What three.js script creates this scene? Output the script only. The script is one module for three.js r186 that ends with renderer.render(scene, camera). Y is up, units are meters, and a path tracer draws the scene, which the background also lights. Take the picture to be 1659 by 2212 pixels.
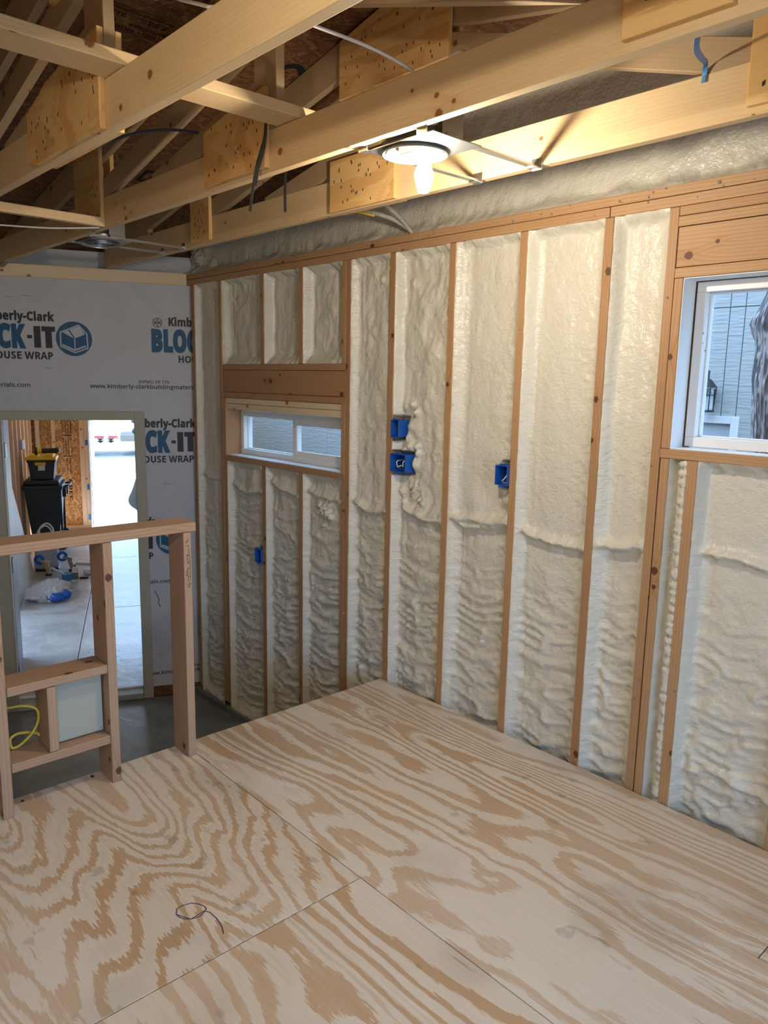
import * as THREE from 'three';
import { RoundedBoxGeometry } from 'three/addons/geometries/RoundedBoxGeometry.js';
import { mergeGeometries, mergeVertices } from 'three/addons/utils/BufferGeometryUtils.js';
import { MarchingCubes } from 'three/addons/objects/MarchingCubes.js';

// ------------------------------------------------------------------ camera, sky, sun, exposure
const H = 0.78;                       // the platform stands this far above the concrete slab; heights below are given from the platform
const scene = new THREE.Scene();
const camera = new THREE.PerspectiveCamera(67.94, 1659 / 2212, 0.05, 200);
camera.position.set(4.2481, 1.617 + H, 2.6772);
camera.rotation.set(-0.1714, 0.833, 0.0194, 'YXZ');
const renderer = new THREE.WebGLRenderer({ antialias: true });
renderer.toneMapping = THREE.LinearToneMapping;
renderer.toneMappingExposure = 3.65;
renderer.shadowMap.enabled = true;
const SKY = new THREE.Color().setRGB(0.55, 0.90, 1.42);
scene.background = SKY;
const sun = new THREE.DirectionalLight(new THREE.Color(0.84, 0.94, 1.08), 8);
sun.position.set(-5 + 3, 12 + H, -3 - 17); sun.target.position.set(-5, H, -3);
sun.castShadow = true; sun.shadow.camera.left = sun.shadow.camera.bottom = -24; sun.shadow.camera.right = sun.shadow.camera.top = 24; sun.shadow.camera.far = 60;
sun.shadow.mapSize.set(2048, 2048);
scene.add(sun, sun.target);
const BULB = new THREE.Color(1, 0.87, 0.69), BULB_CD = 0.82, BULB2_CD = 0.80;

// ------------------------------------------------------------------ numbers
let seed = 12345;
const rnd = () => ((seed = (seed * 1664525 + 1013904223) >>> 0) / 4294967296);
const rr = (a, b) => a + (b - a) * rnd();
const clamp = (x, a = 0, b = 1) => Math.min(b, Math.max(a, x));
const sm = (a, b, x) => { const t = clamp((x - a) / (b - a)); return t * t * (3 - 2 * t); };
const hash = (i, j, s) => { let h = (i * 374761393 + j * 668265263 + s * 974711) | 0; h = Math.imul(h ^ (h >>> 13), 1274126177); h ^= h >>> 16; return (h >>> 0) / 4294967296; };
function vn(x, y, s, px = 0, py = 0) {               // value noise, -1..1, repeating after px, py cells when these are given
  const i = Math.floor(x), j = Math.floor(y), f = x - i, g = y - j;
  const u = f * f * f * (f * (6 * f - 15) + 10), v = g * g * g * (g * (6 * g - 15) + 10);
  const w = (a, p) => (p ? ((a % p) + p) % p : a);
  const a = hash(w(i, px), w(j, py), s), b = hash(w(i + 1, px), w(j, py), s), c = hash(w(i, px), w(j + 1, py), s), d = hash(w(i + 1, px), w(j + 1, py), s);
  return 2 * (a + (b - a) * u + (c - a) * v + (a - b - c + d) * u * v) - 1;
}
function fbm(x, y, s, n = 4, px = 0, py = 0) {
  let t = 0, a = 0.5, m = 1;
  for (let k = 0; k < n; k++) { t += a * vn(x * m, y * m, s + k * 17, px * m, py * m); a *= 0.5; m *= 2; }
  return t;
}

// ------------------------------------------------------------------ textures
function dataTex(w, h, fill, { srgb = true, rep = [1, 1] } = {}) {
  const d = new Uint8Array(w * h * 4), c = [0, 0, 0];
  for (let j = 0; j < h; j++) for (let i = 0; i < w; i++) {
    fill((i + 0.5) / w, (j + 0.5) / h, c);
    const k = 4 * (j * w + i);
    d[k] = clamp(c[0], 0, 255); d[k + 1] = clamp(c[1], 0, 255); d[k + 2] = clamp(c[2], 0, 255); d[k + 3] = 255;
  }
  const t = new THREE.DataTexture(d, w, h, THREE.RGBAFormat);
  t.magFilter = THREE.LinearFilter; t.minFilter = THREE.LinearMipmapLinearFilter; t.generateMipmaps = true;
  t.wrapS = t.wrapT = THREE.RepeatWrapping; t.repeat.set(...rep);
  if (srgb) t.colorSpace = THREE.SRGBColorSpace;
  t.needsUpdate = true;
  return t;
}
function canvasTex(w, h, draw, { srgb = true, rep = [1, 1] } = {}) {
  const cv = document.createElement('canvas'); cv.width = w; cv.height = h;
  draw(cv.getContext('2d'), w, h);
  const t = new THREE.CanvasTexture(cv); t.wrapS = t.wrapT = THREE.RepeatWrapping; t.repeat.set(...rep);
  t.anisotropy = 8;
  if (srgb) t.colorSpace = THREE.SRGBColorSpace;
  return t;
}
const mix3 = (c, a, b, t) => { for (let k = 0; k < 3; k++) c[k] = a[k] + (b[k] - a[k]) * t; };
function woodTex(s, nKnots, light, dark, knotCol, strength) {       // 2 m by 0.4 m of flat-sawn softwood
  let q = s; const r = () => hash(q++, 7, s);
  const knots = Array.from({ length: nKnots }, () => [r() * 2, r() * 0.4, 0.005 + 0.009 * r()]);
  const c2 = [0, 0, 0];
  return dataTex(1024, 512, (u, v, c) => {
    const x = u * 2, y = v * 0.4; let bend = 0, kn = 0, halo = 0;
    for (const [kx, ky, kr] of knots) {
      let dx = Math.abs(x - kx); dx = Math.min(dx, 2 - dx); let dy = y - ky; if (dy > 0.2) dy -= 0.4; if (dy < -0.2) dy += 0.4;
      const e = (dx * dx) / (kr * kr * 30) + (dy * dy) / (kr * kr * 6);
      if (e < 9) { const g = Math.exp(-e); bend += Math.sign(dy) * g * kr * 1.4; halo += g; const d = Math.hypot(dx * 0.85, dy) / kr; kn = Math.max(kn, sm(1.15, 0.8, d + 0.15 * vn(x * 300, y * 300, s))); }
    }
    const yy = y + bend + 0.012 * fbm(x * 1.5, y * 5, s + 3, 3, 3, 2);
    const t = yy * 80 + 1.3 * fbm(x * 1, y * 10, s + 9, 3, 2, 4), f = t - Math.floor(t);
    const late = Math.pow(f, 2.4) * (1 - sm(0.93, 1, f));
    const fibre = 0.5 * vn(x * 12, y * 500, s + 5, 24, 200) + 0.5 * vn(x * 4, y * 200, s + 6, 8, 80);
    mix3(c2, light, dark, clamp(strength * late + 0.10 * fibre + 0.25 * halo + 0.22 * fbm(x * 2, y * 10, s + 21, 2, 4, 4) + 0.08));
    mix3(c, c2, knotCol, kn * 0.85);
  }, { rep: [1 / 2, 1 / 0.4] });
}
function plyTex(s, W, Hh, Lx, Ly, pale, tan, k = 1, ink = null, fq = 1.35, fine = 1) {    // rotary-cut softwood veneer, the grain along u
  const c2 = [0, 0, 0];
  return dataTex(W, Hh, (u, v, c) => {
    const x = u * Lx, y = v * Ly;
    const jag = 0.024 * vn(x * 14, y * 160, s + 2) + 0.030 * vn(x * 6, y * 40, s + 4) + 0.02 * vn(x * 40, y * 300, s + 8);
    const hgt = 2.4 * k * vn(x * 0.5 + 3, y * 2.6, s + 11) + 1.0 * k * vn(x * 0.95, y * 4.8 + 0.5 * x, s + 12) + 0.28 * k * vn(x * 1.9, y * 11, s + 14) + 0.11 * vn(x * 6, y * 9, s + 15) + 0.10 * fine * vn(x * 11, y * 5, s + 16) * sm(0, 0.5, vn(x * 1.2, y * 2, s + 17)) + 2.6 * y + jag * 1.5;
    const f = hgt * fq - Math.floor(hgt * fq);
    const duty = 0.56 + 0.17 * vn(x * 1.3, y * 4, s + 31);
    const soft = 0.05 + 0.05 * (0.5 + 0.5 * vn(x * 3, y * 10, s + 33));
    let band = sm(duty - soft, duty + 0.03, f) * (1 - sm(0.955, 1, f));
    const f2 = hgt * fq * 2.7 - Math.floor(hgt * fq * 2.7); band = Math.max(band, 0.8 * sm(0.5, 0.62, f2) * (1 - sm(0.9, 1, f2)) * fine * sm(-0.05, 0.3, vn(x * 0.8, y * 3, s + 61)));
    const tone = 0.72 + 0.28 * vn(x * 1.1, y * 3, s + 41) + 0.10 * vn(x * 9, y * 240, s + 42);
    mix3(c2, pale, tan, clamp(band * tone + 0.07 + 0.07 * vn(x * 8, y * 200, s + 43) + 0.10 * vn(x * 2.2, y * 3.3, s + 44)));
    const grime = 1 - 0.06 * sm(0.1, 0.5, fbm(x * 3, y * 3, s + 51, 3)) - 0.10 * sm(0.5, 0.62, fbm(x * 11, y * 16, s + 55, 3));
    for (let m = 0; m < 3; m++) c[m] = c2[m] * grime;
    if (ink) { let d = 9; for (let m = 0; m + 1 < ink.length; m++) { const [ax, ay] = ink[m], [bx, by] = ink[m + 1], t = clamp(((x - ax) * (bx - ax) + (y - ay) * (by - ay)) / ((bx - ax) ** 2 + (by - ay) ** 2 + 1e-9)); d = Math.min(d, Math.hypot(x - ax - t * (bx - ax), y - ay - t * (by - ay))); } mix3(c, [c[0], c[1], c[2]], [62, 60, 96], 0.85 * sm(0.0026, 0.0012, d)); }
  });
}
const osbTex = canvasTex(1024, 1024, (g, w) => {                     // 1.22 m square of strand board
  let q = 99; const r = () => hash(q++, 3, 5);
  g.fillStyle = '#b98a56'; g.fillRect(0, 0, w, w);
  const cols = ['#c89a64', '#b78450', '#d2a873', '#a97543', '#dab684', '#9a6637', '#c08d58', '#8a5930', '#e0c192', '#b07c4a'];
  for (let k = 0; k < 5200; k++) {
    const x = r() * w, y = r() * w, a = (r() - 0.5) * 1.5 + (r() < 0.25 ? 1.5 : 0), l = 30 + 60 * r(), t = 5 + 13 * r();
    for (const [ox, oy] of [[0, 0], [-w, 0], [0, -w], [w, 0], [0, w]]) {
      g.save(); g.translate(x + ox, y + oy); g.rotate(a); g.globalAlpha = 0.75; g.fillStyle = cols[(r() * 10) | 0];
      g.beginPath(); g.moveTo(-l / 2, -t / 2); g.lineTo(l / 2 - 6, -t / 2 + 2); g.lineTo(l / 2, t / 3); g.lineTo(-l / 2 + 5, t / 2); g.fill();
      g.globalAlpha = 0.16; g.strokeStyle = '#4a2c14'; g.lineWidth = 1.2; g.stroke(); g.restore();
    }
  }
}, { rep: [1 / 1.22, 1 / 1.22] });
const foamBump = dataTex(768, 768, (u, v, c) => {                    // half a metre of sprayed foam skin
  const a = fbm(u * 24, v * 24, 3, 3, 24, 24), b = 1 - Math.abs(vn(u * 48, v * 60, 8, 48, 60));
  c[0] = c[1] = c[2] = 128 + 95 * a + 38 * (b - 0.5);
}, { srgb: false, rep: [2, 2] });
const concTex = dataTex(768, 768, (u, v, c) => {
  const n = fbm(u * 6, v * 6, 61, 5, 6, 6), f = vn(u * 300, v * 300, 62, 300, 300), st = sm(0.16, 0.3, fbm(u * 9, v * 9, 63, 3, 9, 9));
  const b = 205 + 20 * n + 6 * f - 12 * st; c[0] = b; c[1] = b; c[2] = b * 0.985;
}, { rep: [0.5, 0.5] });
const concBump = dataTex(512, 512, (u, v, c) => { const n = fbm(u * 10, v * 22, 71, 4, 10, 22); c[0] = c[1] = c[2] = 128 + 120 * n; }, { srgb: false, rep: [1, 1] });
const barkH = (u, v) => { const w = 0.6 * vn(u * 10, v * 5, 5, 10, 5); return clamp(0.5 + 0.42 * vn(u * 44 + w, v * 11, 81, 44, 11) + 0.34 * vn(u * 90, v * 34, 82, 90, 34) + 0.2 * vn(u * 18, v * 4, 83, 18, 4)); };
const barkBump = dataTex(768, 768, (u, v, c) => { c[0] = c[1] = c[2] = 255 * barkH(u, v); }, { srgb: false });
const barkTex = dataTex(768, 768, (u, v, c) => mix3(c, [112, 110, 112], [214, 210, 208], sm(0.15, 0.75, barkH(u, v))));
const sidingBump = dataTex(512, 512, (u, v, c) => { const n = 0.6 * vn(u * 60, v * 7 + 0.4 * vn(u * 9, v * 4, 3, 9, 4), 91, 60, 7) + 0.5 * vn(u * 120, v * 14, 92, 120, 14) + 0.4 * vn(u * 7, v * 40, 93, 7, 40) * sm(0, 0.5, vn(u * 4, v * 3, 94, 4, 3)); c[0] = c[1] = c[2] = 128 + 90 * n; }, { srgb: false });

// ------------------------------------------------------------------ materials
const std = (o) => new THREE.MeshStandardMaterial(o);
const rgb = (r, g, b) => new THREE.Color().setRGB(r, g, b);
const SPF = woodTex(11, 12, [250, 242, 226], [226, 200, 164], [142, 98, 62], 0.30);
const FIR = woodTex(29, 10, [250, 236, 214], [216, 182, 144], [112, 74, 50], 0.6);
const bumpWood = null;
const M = {
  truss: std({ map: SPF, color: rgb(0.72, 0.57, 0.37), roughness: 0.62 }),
  web: std({ map: SPF, color: rgb(0.42, 0.32, 0.21), roughness: 0.66 }),  // same wood as truss, with the attic shade put into its colour
  stud: std({ map: FIR, color: rgb(0.50, 0.345, 0.22), roughness: 0.6 }),
  stud2: std({ map: FIR, color: rgb(0.45, 0.30, 0.185), roughness: 0.6 }),
  pony: std({ map: FIR, color: rgb(0.47, 0.37, 0.315), roughness: 0.65 }),
  pale: std({ map: SPF, color: rgb(0.80, 0.70, 0.55), roughness: 0.7 }),
  pink: std({ map: SPF, color: rgb(0.86, 0.66, 0.54), roughness: 0.7 }),
  foam: std({ color: rgb(0.67, 0.64, 0.545), roughness: 0.36, bumpMap: foamBump, bumpScale: 0.006 }),
  osb: std({ map: osbTex, color: rgb(0.32, 0.25, 0.19), roughness: 0.75 }),  // strand board darkened in colour for the shade above the trusses
  osb2: std({ map: osbTex, color: rgb(1.2, 1.16, 1.12), roughness: 0.75 }),  // same strand board, brightened in colour for the daylit garage
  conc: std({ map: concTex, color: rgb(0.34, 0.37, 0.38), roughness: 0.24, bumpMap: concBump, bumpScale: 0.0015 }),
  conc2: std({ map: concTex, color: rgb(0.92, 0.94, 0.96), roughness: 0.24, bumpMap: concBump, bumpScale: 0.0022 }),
  drive: std({ map: concTex, color: rgb(0.85, 0.84, 0.82), roughness: 0.85 }),
  vinyl: std({ color: rgb(0.80, 0.81, 0.82), roughness: 0.35 }),
  white: std({ color: rgb(0.80, 0.82, 0.83), roughness: 0.6 }),
  glass: new THREE.MeshPhysicalMaterial({ color: rgb(0.93, 0.98, 1), transmission: 1, thickness: 0, roughness: 0.02, ior: 1.5 }),
  frame: std({ color: rgb(0.40, 0.375, 0.29), roughness: 0.6 }),
  door: std({ color: rgb(0.36, 0.40, 0.42), roughness: 0.45 }),
  dark: std({ color: rgb(0.02, 0.02, 0.022), roughness: 0.6 }),
  steel: std({ color: rgb(0.66, 0.68, 0.70), roughness: 0.28, metalness: 1 }),
  steelD: std({ color: rgb(0.34, 0.36, 0.38), roughness: 0.35, metalness: 1 }),
  blueBox: std({ color: rgb(0.012, 0.10, 0.42), roughness: 0.4 }),
  black: std({ color: rgb(0.018, 0.018, 0.02), roughness: 0.5 }),
  bin: std({ color: rgb(0.016, 0.022, 0.032), roughness: 0.5 }),
  yellow: std({ color: rgb(0.80, 0.52, 0.02), roughness: 0.45 }),
  cableY: std({ color: rgb(0.62, 0.47, 0.05), roughness: 0.5 }),
  cableW: std({ color: rgb(0.72, 0.70, 0.66), roughness: 0.5 }),
  cableB: std({ color: rgb(0.045, 0.06, 0.11), roughness: 0.45 }),
  strapB: std({ color: rgb(0.06, 0.20, 0.42), roughness: 0.5 }),
  wrapPlain: std({ color: rgb(0.60, 0.60, 0.605), roughness: 0.6 }),
  siding: std({ color: rgb(0.44, 0.44, 0.41), roughness: 0.8, bumpMap: sidingBump, bumpScale: 0.006 }),
  grey: std({ color: rgb(0.40, 0.42, 0.37), roughness: 0.45 }),
  canvas: std({ color: rgb(0.46, 0.50, 0.54), roughness: 0.9 }),
  blue: std({ color: rgb(0.01, 0.12, 0.6), roughness: 0.5 }),
};
for (const k of ['truss', 'web', 'stud', 'stud2', 'pony', 'pale', 'pink']) M[k].name = 'wood_' + k;
const gusTex = plyTex(7, 512, 512, 0.8, 0.8, [238, 210, 160], [220, 180, 124], 1.1);
M.gusset = std({ map: gusTex, color: rgb(0.86, 0.74, 0.56), roughness: 0.65 });
M.gusset.map.repeat.set(1 / 0.8, 1 / 0.8);

// ------------------------------------------------------------------ building blocks
const origin = new WeakMap(), used = {};
function numbered(n) { const k = used[n] = (used[n] ?? -1) + 1; return k ? n + '_' + String(k).padStart(3, '0') : n; }
function thing(name, label, category, [x, y, z], group) {            // a Group at the thing's base; parts are given in room coordinates
  const o = new THREE.Group(); o.name = numbered(name); o.position.set(x, y + H, z); scene.add(o);
  origin.set(o, [x, y, z]);
  o.userData.label = label;
  if (category) o.userData.category = category;
  if (group) o.userData.group = group;
  return o;
}
function struct(name, label, [x, y, z] = [0, 0, 0]) { const o = thing(name, label, null, [x, y, z]); o.userData.kind = 'structure'; return o; }
function part(parent, name, geo, mat, label, kind) {
  const o = origin.get(parent); geo.translate(-o[0], -o[1], -o[2]);
  const m = new THREE.Mesh(geo, mat); m.name = name; m.castShadow = m.receiveShadow = true;
  if (label) m.userData.label = label;
  if (kind) m.userData.kind = kind;
  parent.add(m); origin.set(m, o);
  return m;
}
function solo(name, label, category, base, geo, mat, group) {        // a thing that is one mesh
  const m = new THREE.Mesh(geo, mat); geo.translate(-base[0], -base[1], -base[2]);
  m.name = numbered(name); m.position.set(base[0], base[1] + H, base[2]); m.castShadow = m.receiveShadow = true; scene.add(m);
  m.userData = { label, category }; if (group) m.userData.group = group;
  origin.set(m, base);
  return m;
}
// wall coordinates of the house-wrapped wall: s to the left along it, y up, w away behind it
const AL = 0.4189, sA = Math.sin(AL), cA = Math.cos(AL);
const MW = new THREE.Matrix4().makeBasis(new THREE.Vector3(-sA, 0, cA), new THREE.Vector3(0, 1, 0), new THREE.Vector3(-cA, 0, -sA)).setPosition(-0.81, 0, 0);
const W = (g) => g.applyMatrix4(MW);
const wp = (s, y, w) => { const v = new THREE.Vector3(s, y, w).applyMatrix4(MW); return [v.x, v.y, v.z]; };

function uvBox(g, long, off = true) {                                // uv in metres, u along the long axis
  if (g.index) g = g.toNonIndexed();
  const p = g.attributes.position, uv = new Float32Array(p.count * 2), ou = off ? rr(0, 2) : 0, ov = off ? rr(0, 0.4) : 0;
  const a = new THREE.Vector3(), b = new THREE.Vector3(), c = new THREE.Vector3();
  for (let i = 0; i < p.count; i += 3) {
    a.fromBufferAttribute(p, i); b.fromBufferAttribute(p, i + 1); c.fromBufferAttribute(p, i + 2);
    const n = b.clone().sub(a).cross(c.clone().sub(a)), m = [Math.abs(n.x), Math.abs(n.y), Math.abs(n.z)];
    const d = m.indexOf(Math.max(...m)), rest = [0, 1, 2].filter((k) => k !== d);
    const U = rest.includes(long) ? long : rest[0], V = rest.find((k) => k !== U);
    for (let k = 0; k < 3; k++) { uv[2 * (i + k)] = p.getComponent(i + k, U) + ou; uv[2 * (i + k) + 1] = p.getComponent(i + k, V) + ov + d * 0.13; }
  }
  g.setAttribute('uv', new THREE.BufferAttribute(uv, 2));
  g.clearGroups();
  return g;
}
function box(x0, x1, y0, y1, z0, z1, r = 0.0025) {
  const w = x1 - x0, h = y1 - y0, d = z1 - z0, s = [w, h, d];
  const g0 = r > 0 ? new RoundedBoxGeometry(w, h, d, 1, Math.min(r, 0.45 * Math.min(w, h, d))) : new THREE.BoxGeometry(w, h, d);
  const g = uvBox(g0, s.indexOf(Math.max(...s)));
  return g.translate((x0 + x1) / 2, (y0 + y1) / 2, (z0 + z1) / 2);
}
const V3 = (a) => new THREE.Vector3(...a);
function beam(a, b, wid, dep, up = [0, 1, 0], r = 0.0025) {          // a board from a to b: wid across (perpendicular to up), dep along up
  const A = V3(a), B = V3(b), L = A.distanceTo(B), x = B.clone().sub(A).normalize(), z = x.clone().cross(V3(up)).normalize(), y = z.clone().cross(x);
  const g = uvBox(new RoundedBoxGeometry(L, dep, wid, 1, Math.min(r, 0.4 * Math.min(wid, dep))), 0);
  return g.applyMatrix4(new THREE.Matrix4().makeBasis(x, y, z).setPosition(A.add(B).multiplyScalar(0.5)));
}
function tube(pts, r, seg = 40, rad = 8, closed = false) { return new THREE.TubeGeometry(new THREE.CatmullRomCurve3(pts.map(V3), closed), seg, r, rad, closed); }
function ribbon(pts, wid, thick, across = [0, 0, 1], seg = 30) {     // a flat strap swept along points
  const c = new THREE.CatmullRomCurve3(pts.map(V3)), P = [], I = [];
  for (let k = 0; k <= seg; k++) {
    const t = c.getTangent(k / seg), p = c.getPoint(k / seg), s = V3(across).addScaledVector(t, -V3(across).dot(t)).normalize(), n = s.clone().cross(t).normalize();
    for (const [a, b] of [[-1, -1], [1, -1], [1, 1], [-1, 1]]) P.push(...p.clone().addScaledVector(s, a * wid / 2).addScaledVector(n, b * thick / 2).toArray());
    if (k < seg) for (let m = 0; m < 4; m++) { const q = 4 * k + m, q2 = 4 * k + (m + 1) % 4; I.push(q, q + 4, q2, q2, q + 4, q2 + 4); }
  }
  I.push(0, 1, 2, 0, 2, 3); const e = 4 * seg; I.push(e, e + 2, e + 1, e, e + 3, e + 2);
  const g = new THREE.BufferGeometry(); g.setAttribute('position', new THREE.Float32BufferAttribute(P, 3)); g.setIndex(I);
  const f = g.toNonIndexed(); f.computeVertexNormals(); f.setAttribute('uv', new THREE.Float32BufferAttribute(new Float32Array(f.attributes.position.count * 2), 2)); return f;
}
const lathe = (pts, x, y, z, seg = 40) => new THREE.LatheGeometry(pts.map((p) => new THREE.Vector2(...p)), seg).translate(x, y, z);
const cyl = (r, h, x, y, z, seg = 20, r2 = r) => new THREE.CylinderGeometry(r2, r, h, seg).translate(x, y + h / 2, z);
const merge = (...a) => mergeGeometries(a.map((g) => { const q = g.index ? g.toNonIndexed() : g; for (const k of Object.keys(q.attributes)) if (!['position', 'normal', 'uv'].includes(k)) q.deleteAttribute(k); q.clearGroups(); return q; }));
function extrude(pts, depth, bevel = 0, holes = []) {                // outline in x, y; thickness along z from 0
  const s = new THREE.Shape(pts.map((p) => new THREE.Vector2(...p)));
  for (const h of holes) s.holes.push(new THREE.Path(h.map((p) => new THREE.Vector2(...p))));
  return new THREE.ExtrudeGeometry(s, { depth: depth - 2 * bevel, bevelEnabled: bevel > 0, bevelThickness: bevel, bevelSize: bevel, bevelOffset: -bevel, bevelSegments: 1 }).translate(0, 0, bevel);
}
function plate(w, h, tex, o = {}) { return [new THREE.PlaneGeometry(w, h), std({ map: tex, transparent: !!o.cut, alphaTest: o.cut ? 0.35 : 0, roughness: o.rough ?? 0.7, color: o.color ?? 0xffffff })]; }

// ================================================================== THE SETTING
// ---- concrete slab of the room, seen past the platform
const floor = struct('floor', 'grey concrete floor slab below the plywood platform', [2.4, -0.78, 2.6]);
part(floor, 'concrete_slab', (() => {
  const a = wp(-0.3, 0, -0.02), b = wp(6.2, 0, -0.02);
  const g = extrude([[6.3, 0.3], [6.3, -5.6], [b[0], -5.6], [b[0], -b[2]], [a[0], -a[2]], [a[0], 0.3]], 0.2);
  const p = g.attributes.position, uv = g.attributes.uv; for (let i = 0; i < p.count; i++) uv.setXY(i, p.getX(i), p.getY(i));
  return g.rotateX(-Math.PI / 2).translate(0, -0.98, 0);
})(), M.conc);
// the concrete curb that carries the foam wall
part(struct('trim_1', 'concrete curb under the foamed wall', [2.6, -0.78, -0.05]), 'concrete_curb', box(-0.9, 6.2, -0.78, -0.735, -0.15, 0.012, 0.004), M.conc);

// ---- the foamed stud wall at the back: sheathing, plates, studs, headers, foam
const wallB = struct('wall_back', 'stud wall filled with cream spray foam between the studs', [2.6, -0.78, -0.07]);
{
  const zs = -0.141, t = -0.155, S = (x0, x1, y0, y1) => part(wallB, 'sheathing', box(x0, x1, y0, y1, t, zs, 0), M.osb);
  S(-1.0, -0.308, -0.74, 3.3); S(-0.308, 0.933, -0.74, 1.09); S(-0.308, 0.933, 1.412, 3.3); S(0.933, 2.869, -0.74, 3.3);
  S(2.869, 3.78, -0.74, 1.386); S(2.869, 3.78, 1.999, 3.3); S(3.78, 6.3, -0.74, 3.3);
  const D = 0.14;
  const st = (name, x0, x1, y0, y1, m = M.stud, z1 = 0) => part(wallB, name, box(x0, x1, y0, y1, zs, z1 + rr(-0.0015, 0.0015)), m);
  // plates
  st('top_plate', -0.81, 1.384, 2.247, 2.285); st('top_plate', 1.386, 2.552, 2.247, 2.285); st('top_plate', 2.554, 6.2, 2.247, 2.285);
  st('top_plate', -0.80, 1.53, 2.287, 2.323); st('top_plate', 1.532, 6.2, 2.287, 2.323);
  st('bottom_plate', -0.8, 6.2, -0.735, -0.70, M.stud, -0.03);
  // full studs
  for (const [a, b] of [[-0.747, -0.71], [-0.383, -0.345], [0.968, 1.005], [1.315, 1.352], [1.721, 1.759], [2.128, 2.166], [2.534, 2.572], [2.797, 2.833], [3.82, 3.857], [4.2, 4.238]]) st('stud', a, b, -0.70, 2.246, rnd() < 0.5 ? M.stud : M.stud2);
  // small window: jacks, cripples, header stack, sill
  st('jack_stud', -0.343, -0.309, 1.0625, 1.482); st('jack_stud', 0.933, 0.967, 1.067, 1.485); st('jack_stud', 0.931, 0.967, 1.705, 2.246);
  for (const [a, b] of [[0.129, 0.166], [0.531, 0.57]]) st('cripple_stud', a, b, 1.705, 2.246);
  for (const [a, b] of [[-0.338, -0.302], [0.131, 0.17], [0.531, 0.57], [0.938, 0.967]]) st('cripple_stud', a, b, -0.70, 1.06, M.stud2);
  st('header_plate', -0.342, 0.967, 1.666, 1.704, M.stud2); st('header', -0.342, 0.966, 1.523, 1.664, M.stud2, -0.002); st('header_plate', -0.342, 0.967, 1.484, 1.521, M.stud2);
  st('furring_board', -0.307, 0.932, 1.447, 1.482, M.pale, -0.004); st('furring_board', -0.307, 0.932, 1.408, 1.445, M.pale, -0.006);
  st('sill_plate', -0.336, 0.967, 1.061, 1.097, M.stud2, 0.002);
  part(wallB, 'white_sill_strip', box(-0.307, 0.931, 1.0975, 1.101, -0.115, -0.003, 0.001), M.white);  // thin white strip laid on the sill
  // right window
  st('header_plate', 2.834, 3.82, 2.214, 2.246); st('header_plate', 2.834, 3.82, 2.177, 2.212); st('header', 2.836, 3.82, 2.037, 2.175, M.stud, -0.003); st('header_plate', 2.834, 3.82, 2.0, 2.035);
  st('jack_stud', 2.835, 2.868, 1.387, 1.999); st('jack_stud', 3.782, 3.818, 1.387, 1.999); st('sill_plate', 2.834, 3.82, 1.351, 1.386, M.stud, 0.002);
  for (const [a, b] of [[2.838, 2.872], [2.943, 2.982], [3.35, 3.388], [3.78, 3.818]]) st('cripple_stud', a, b, -0.70, 1.35);
  for (const g of [box(2.8685, 2.8715, 1.389, 1.998, -0.095, -0.004, 0.001), box(2.87, 3.78, 1.9955, 1.999, -0.10, -0.004, 0.001), box(2.87, 3.78, 1.3865, 1.3905, -0.10, -0.002, 0.001)]) part(wallB, 'white_jamb_strip', g, M.white);  // thin white strips on the jamb, head and sill of the opening

  // sprayed foam, bay by bay
  const foam = (x0, x1, y0, y1, o = {}) => {
    const { pits = [], D = 0.052, sd = 1, smooth = 0.6, ridges = [], lumps = [], bead = 0, cove = 0.035, top = 1, bot = 0, streak = 1 } = o;
    const w = x1 - x0, nx = Math.max(10, Math.round(w / 0.0085)), ny = Math.round((y1 - y0) / 0.0085), P = [], U = [], I = [];
    for (let j = 0; j <= ny; j++) for (let i = 0; i <= nx; i++) {
      const t = i / nx, x = x0 + w * t, y = y0 + (y1 - y0) * j / ny, dl = x - x0, dr = x1 - x, dt = y1 - y, db = y - y0;
      const wob = 0.010 * fbm(y * 7, sd, sd + 5, 3);
      let z = -D;
      // the skin climbs the left stud steeply, the right one in a wide cove
      const L = 1 - sm(0, cove + wob, dl), R = 1 - sm(0, 0.06 + wob, dr);
      z += (D - 0.004) * Math.pow(L, 2.0) + (D - 0.010) * Math.pow(R, 1.7) * 0.9;
      if (top) z += (D - 0.006) * 0.95 * Math.pow(1 - sm(0, 0.05 + 0.02 * vn(x * 30, 1, sd), dt), 2) * (1 - L);
      if (bot) z += (D - 0.004) * 0.9 * Math.pow(1 - sm(0, 0.08, db), 1.5) * (1 - L);
      const mid = sm(0, 0.05, dl) * sm(0, 0.03, dr);
      // broad swell, then sagging folds low on the wall and a finer skin above
      z += mid * (0.010 * fbm(x * 5, y * 1.6, sd + 20, 3) + 0.006 * Math.sin(Math.PI * t));
      const low = sm(1.05, 0.45, y) * (1 - 0.3 * smooth);
      const ph = y * 26 + 1.5 * fbm(x * 7, y * 5, sd + 30, 3) * 2.2 - 1.4 * Math.sin(Math.PI * t) + 3 * vn(x * 2, y * 1.5, sd + 3);
      const fold = Math.pow(0.5 + 0.5 * Math.sin(2 * Math.PI * ph * 0.55), 1.6) - 0.35;
      const xx = x + 0.05 * vn(y * 5, x * 3, sd + 90), rg = 1 - Math.abs(vn(xx * 7, (y - 0.22 * Math.abs(t - 0.45) * w) * 24, sd + 91)), rg2 = 1 - Math.abs(vn(xx * 15, y * 46, sd + 92));
      z += mid * low * (0.004 * fold * (0.4 + 0.6 * vn(x * 4, y * 3, sd + 8)) + 0.023 * (rg * rg - 0.45) + 0.010 * (rg2 - 0.6) + 0.007 * fbm(x * 24, y * 40, sd + 41, 3));
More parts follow.
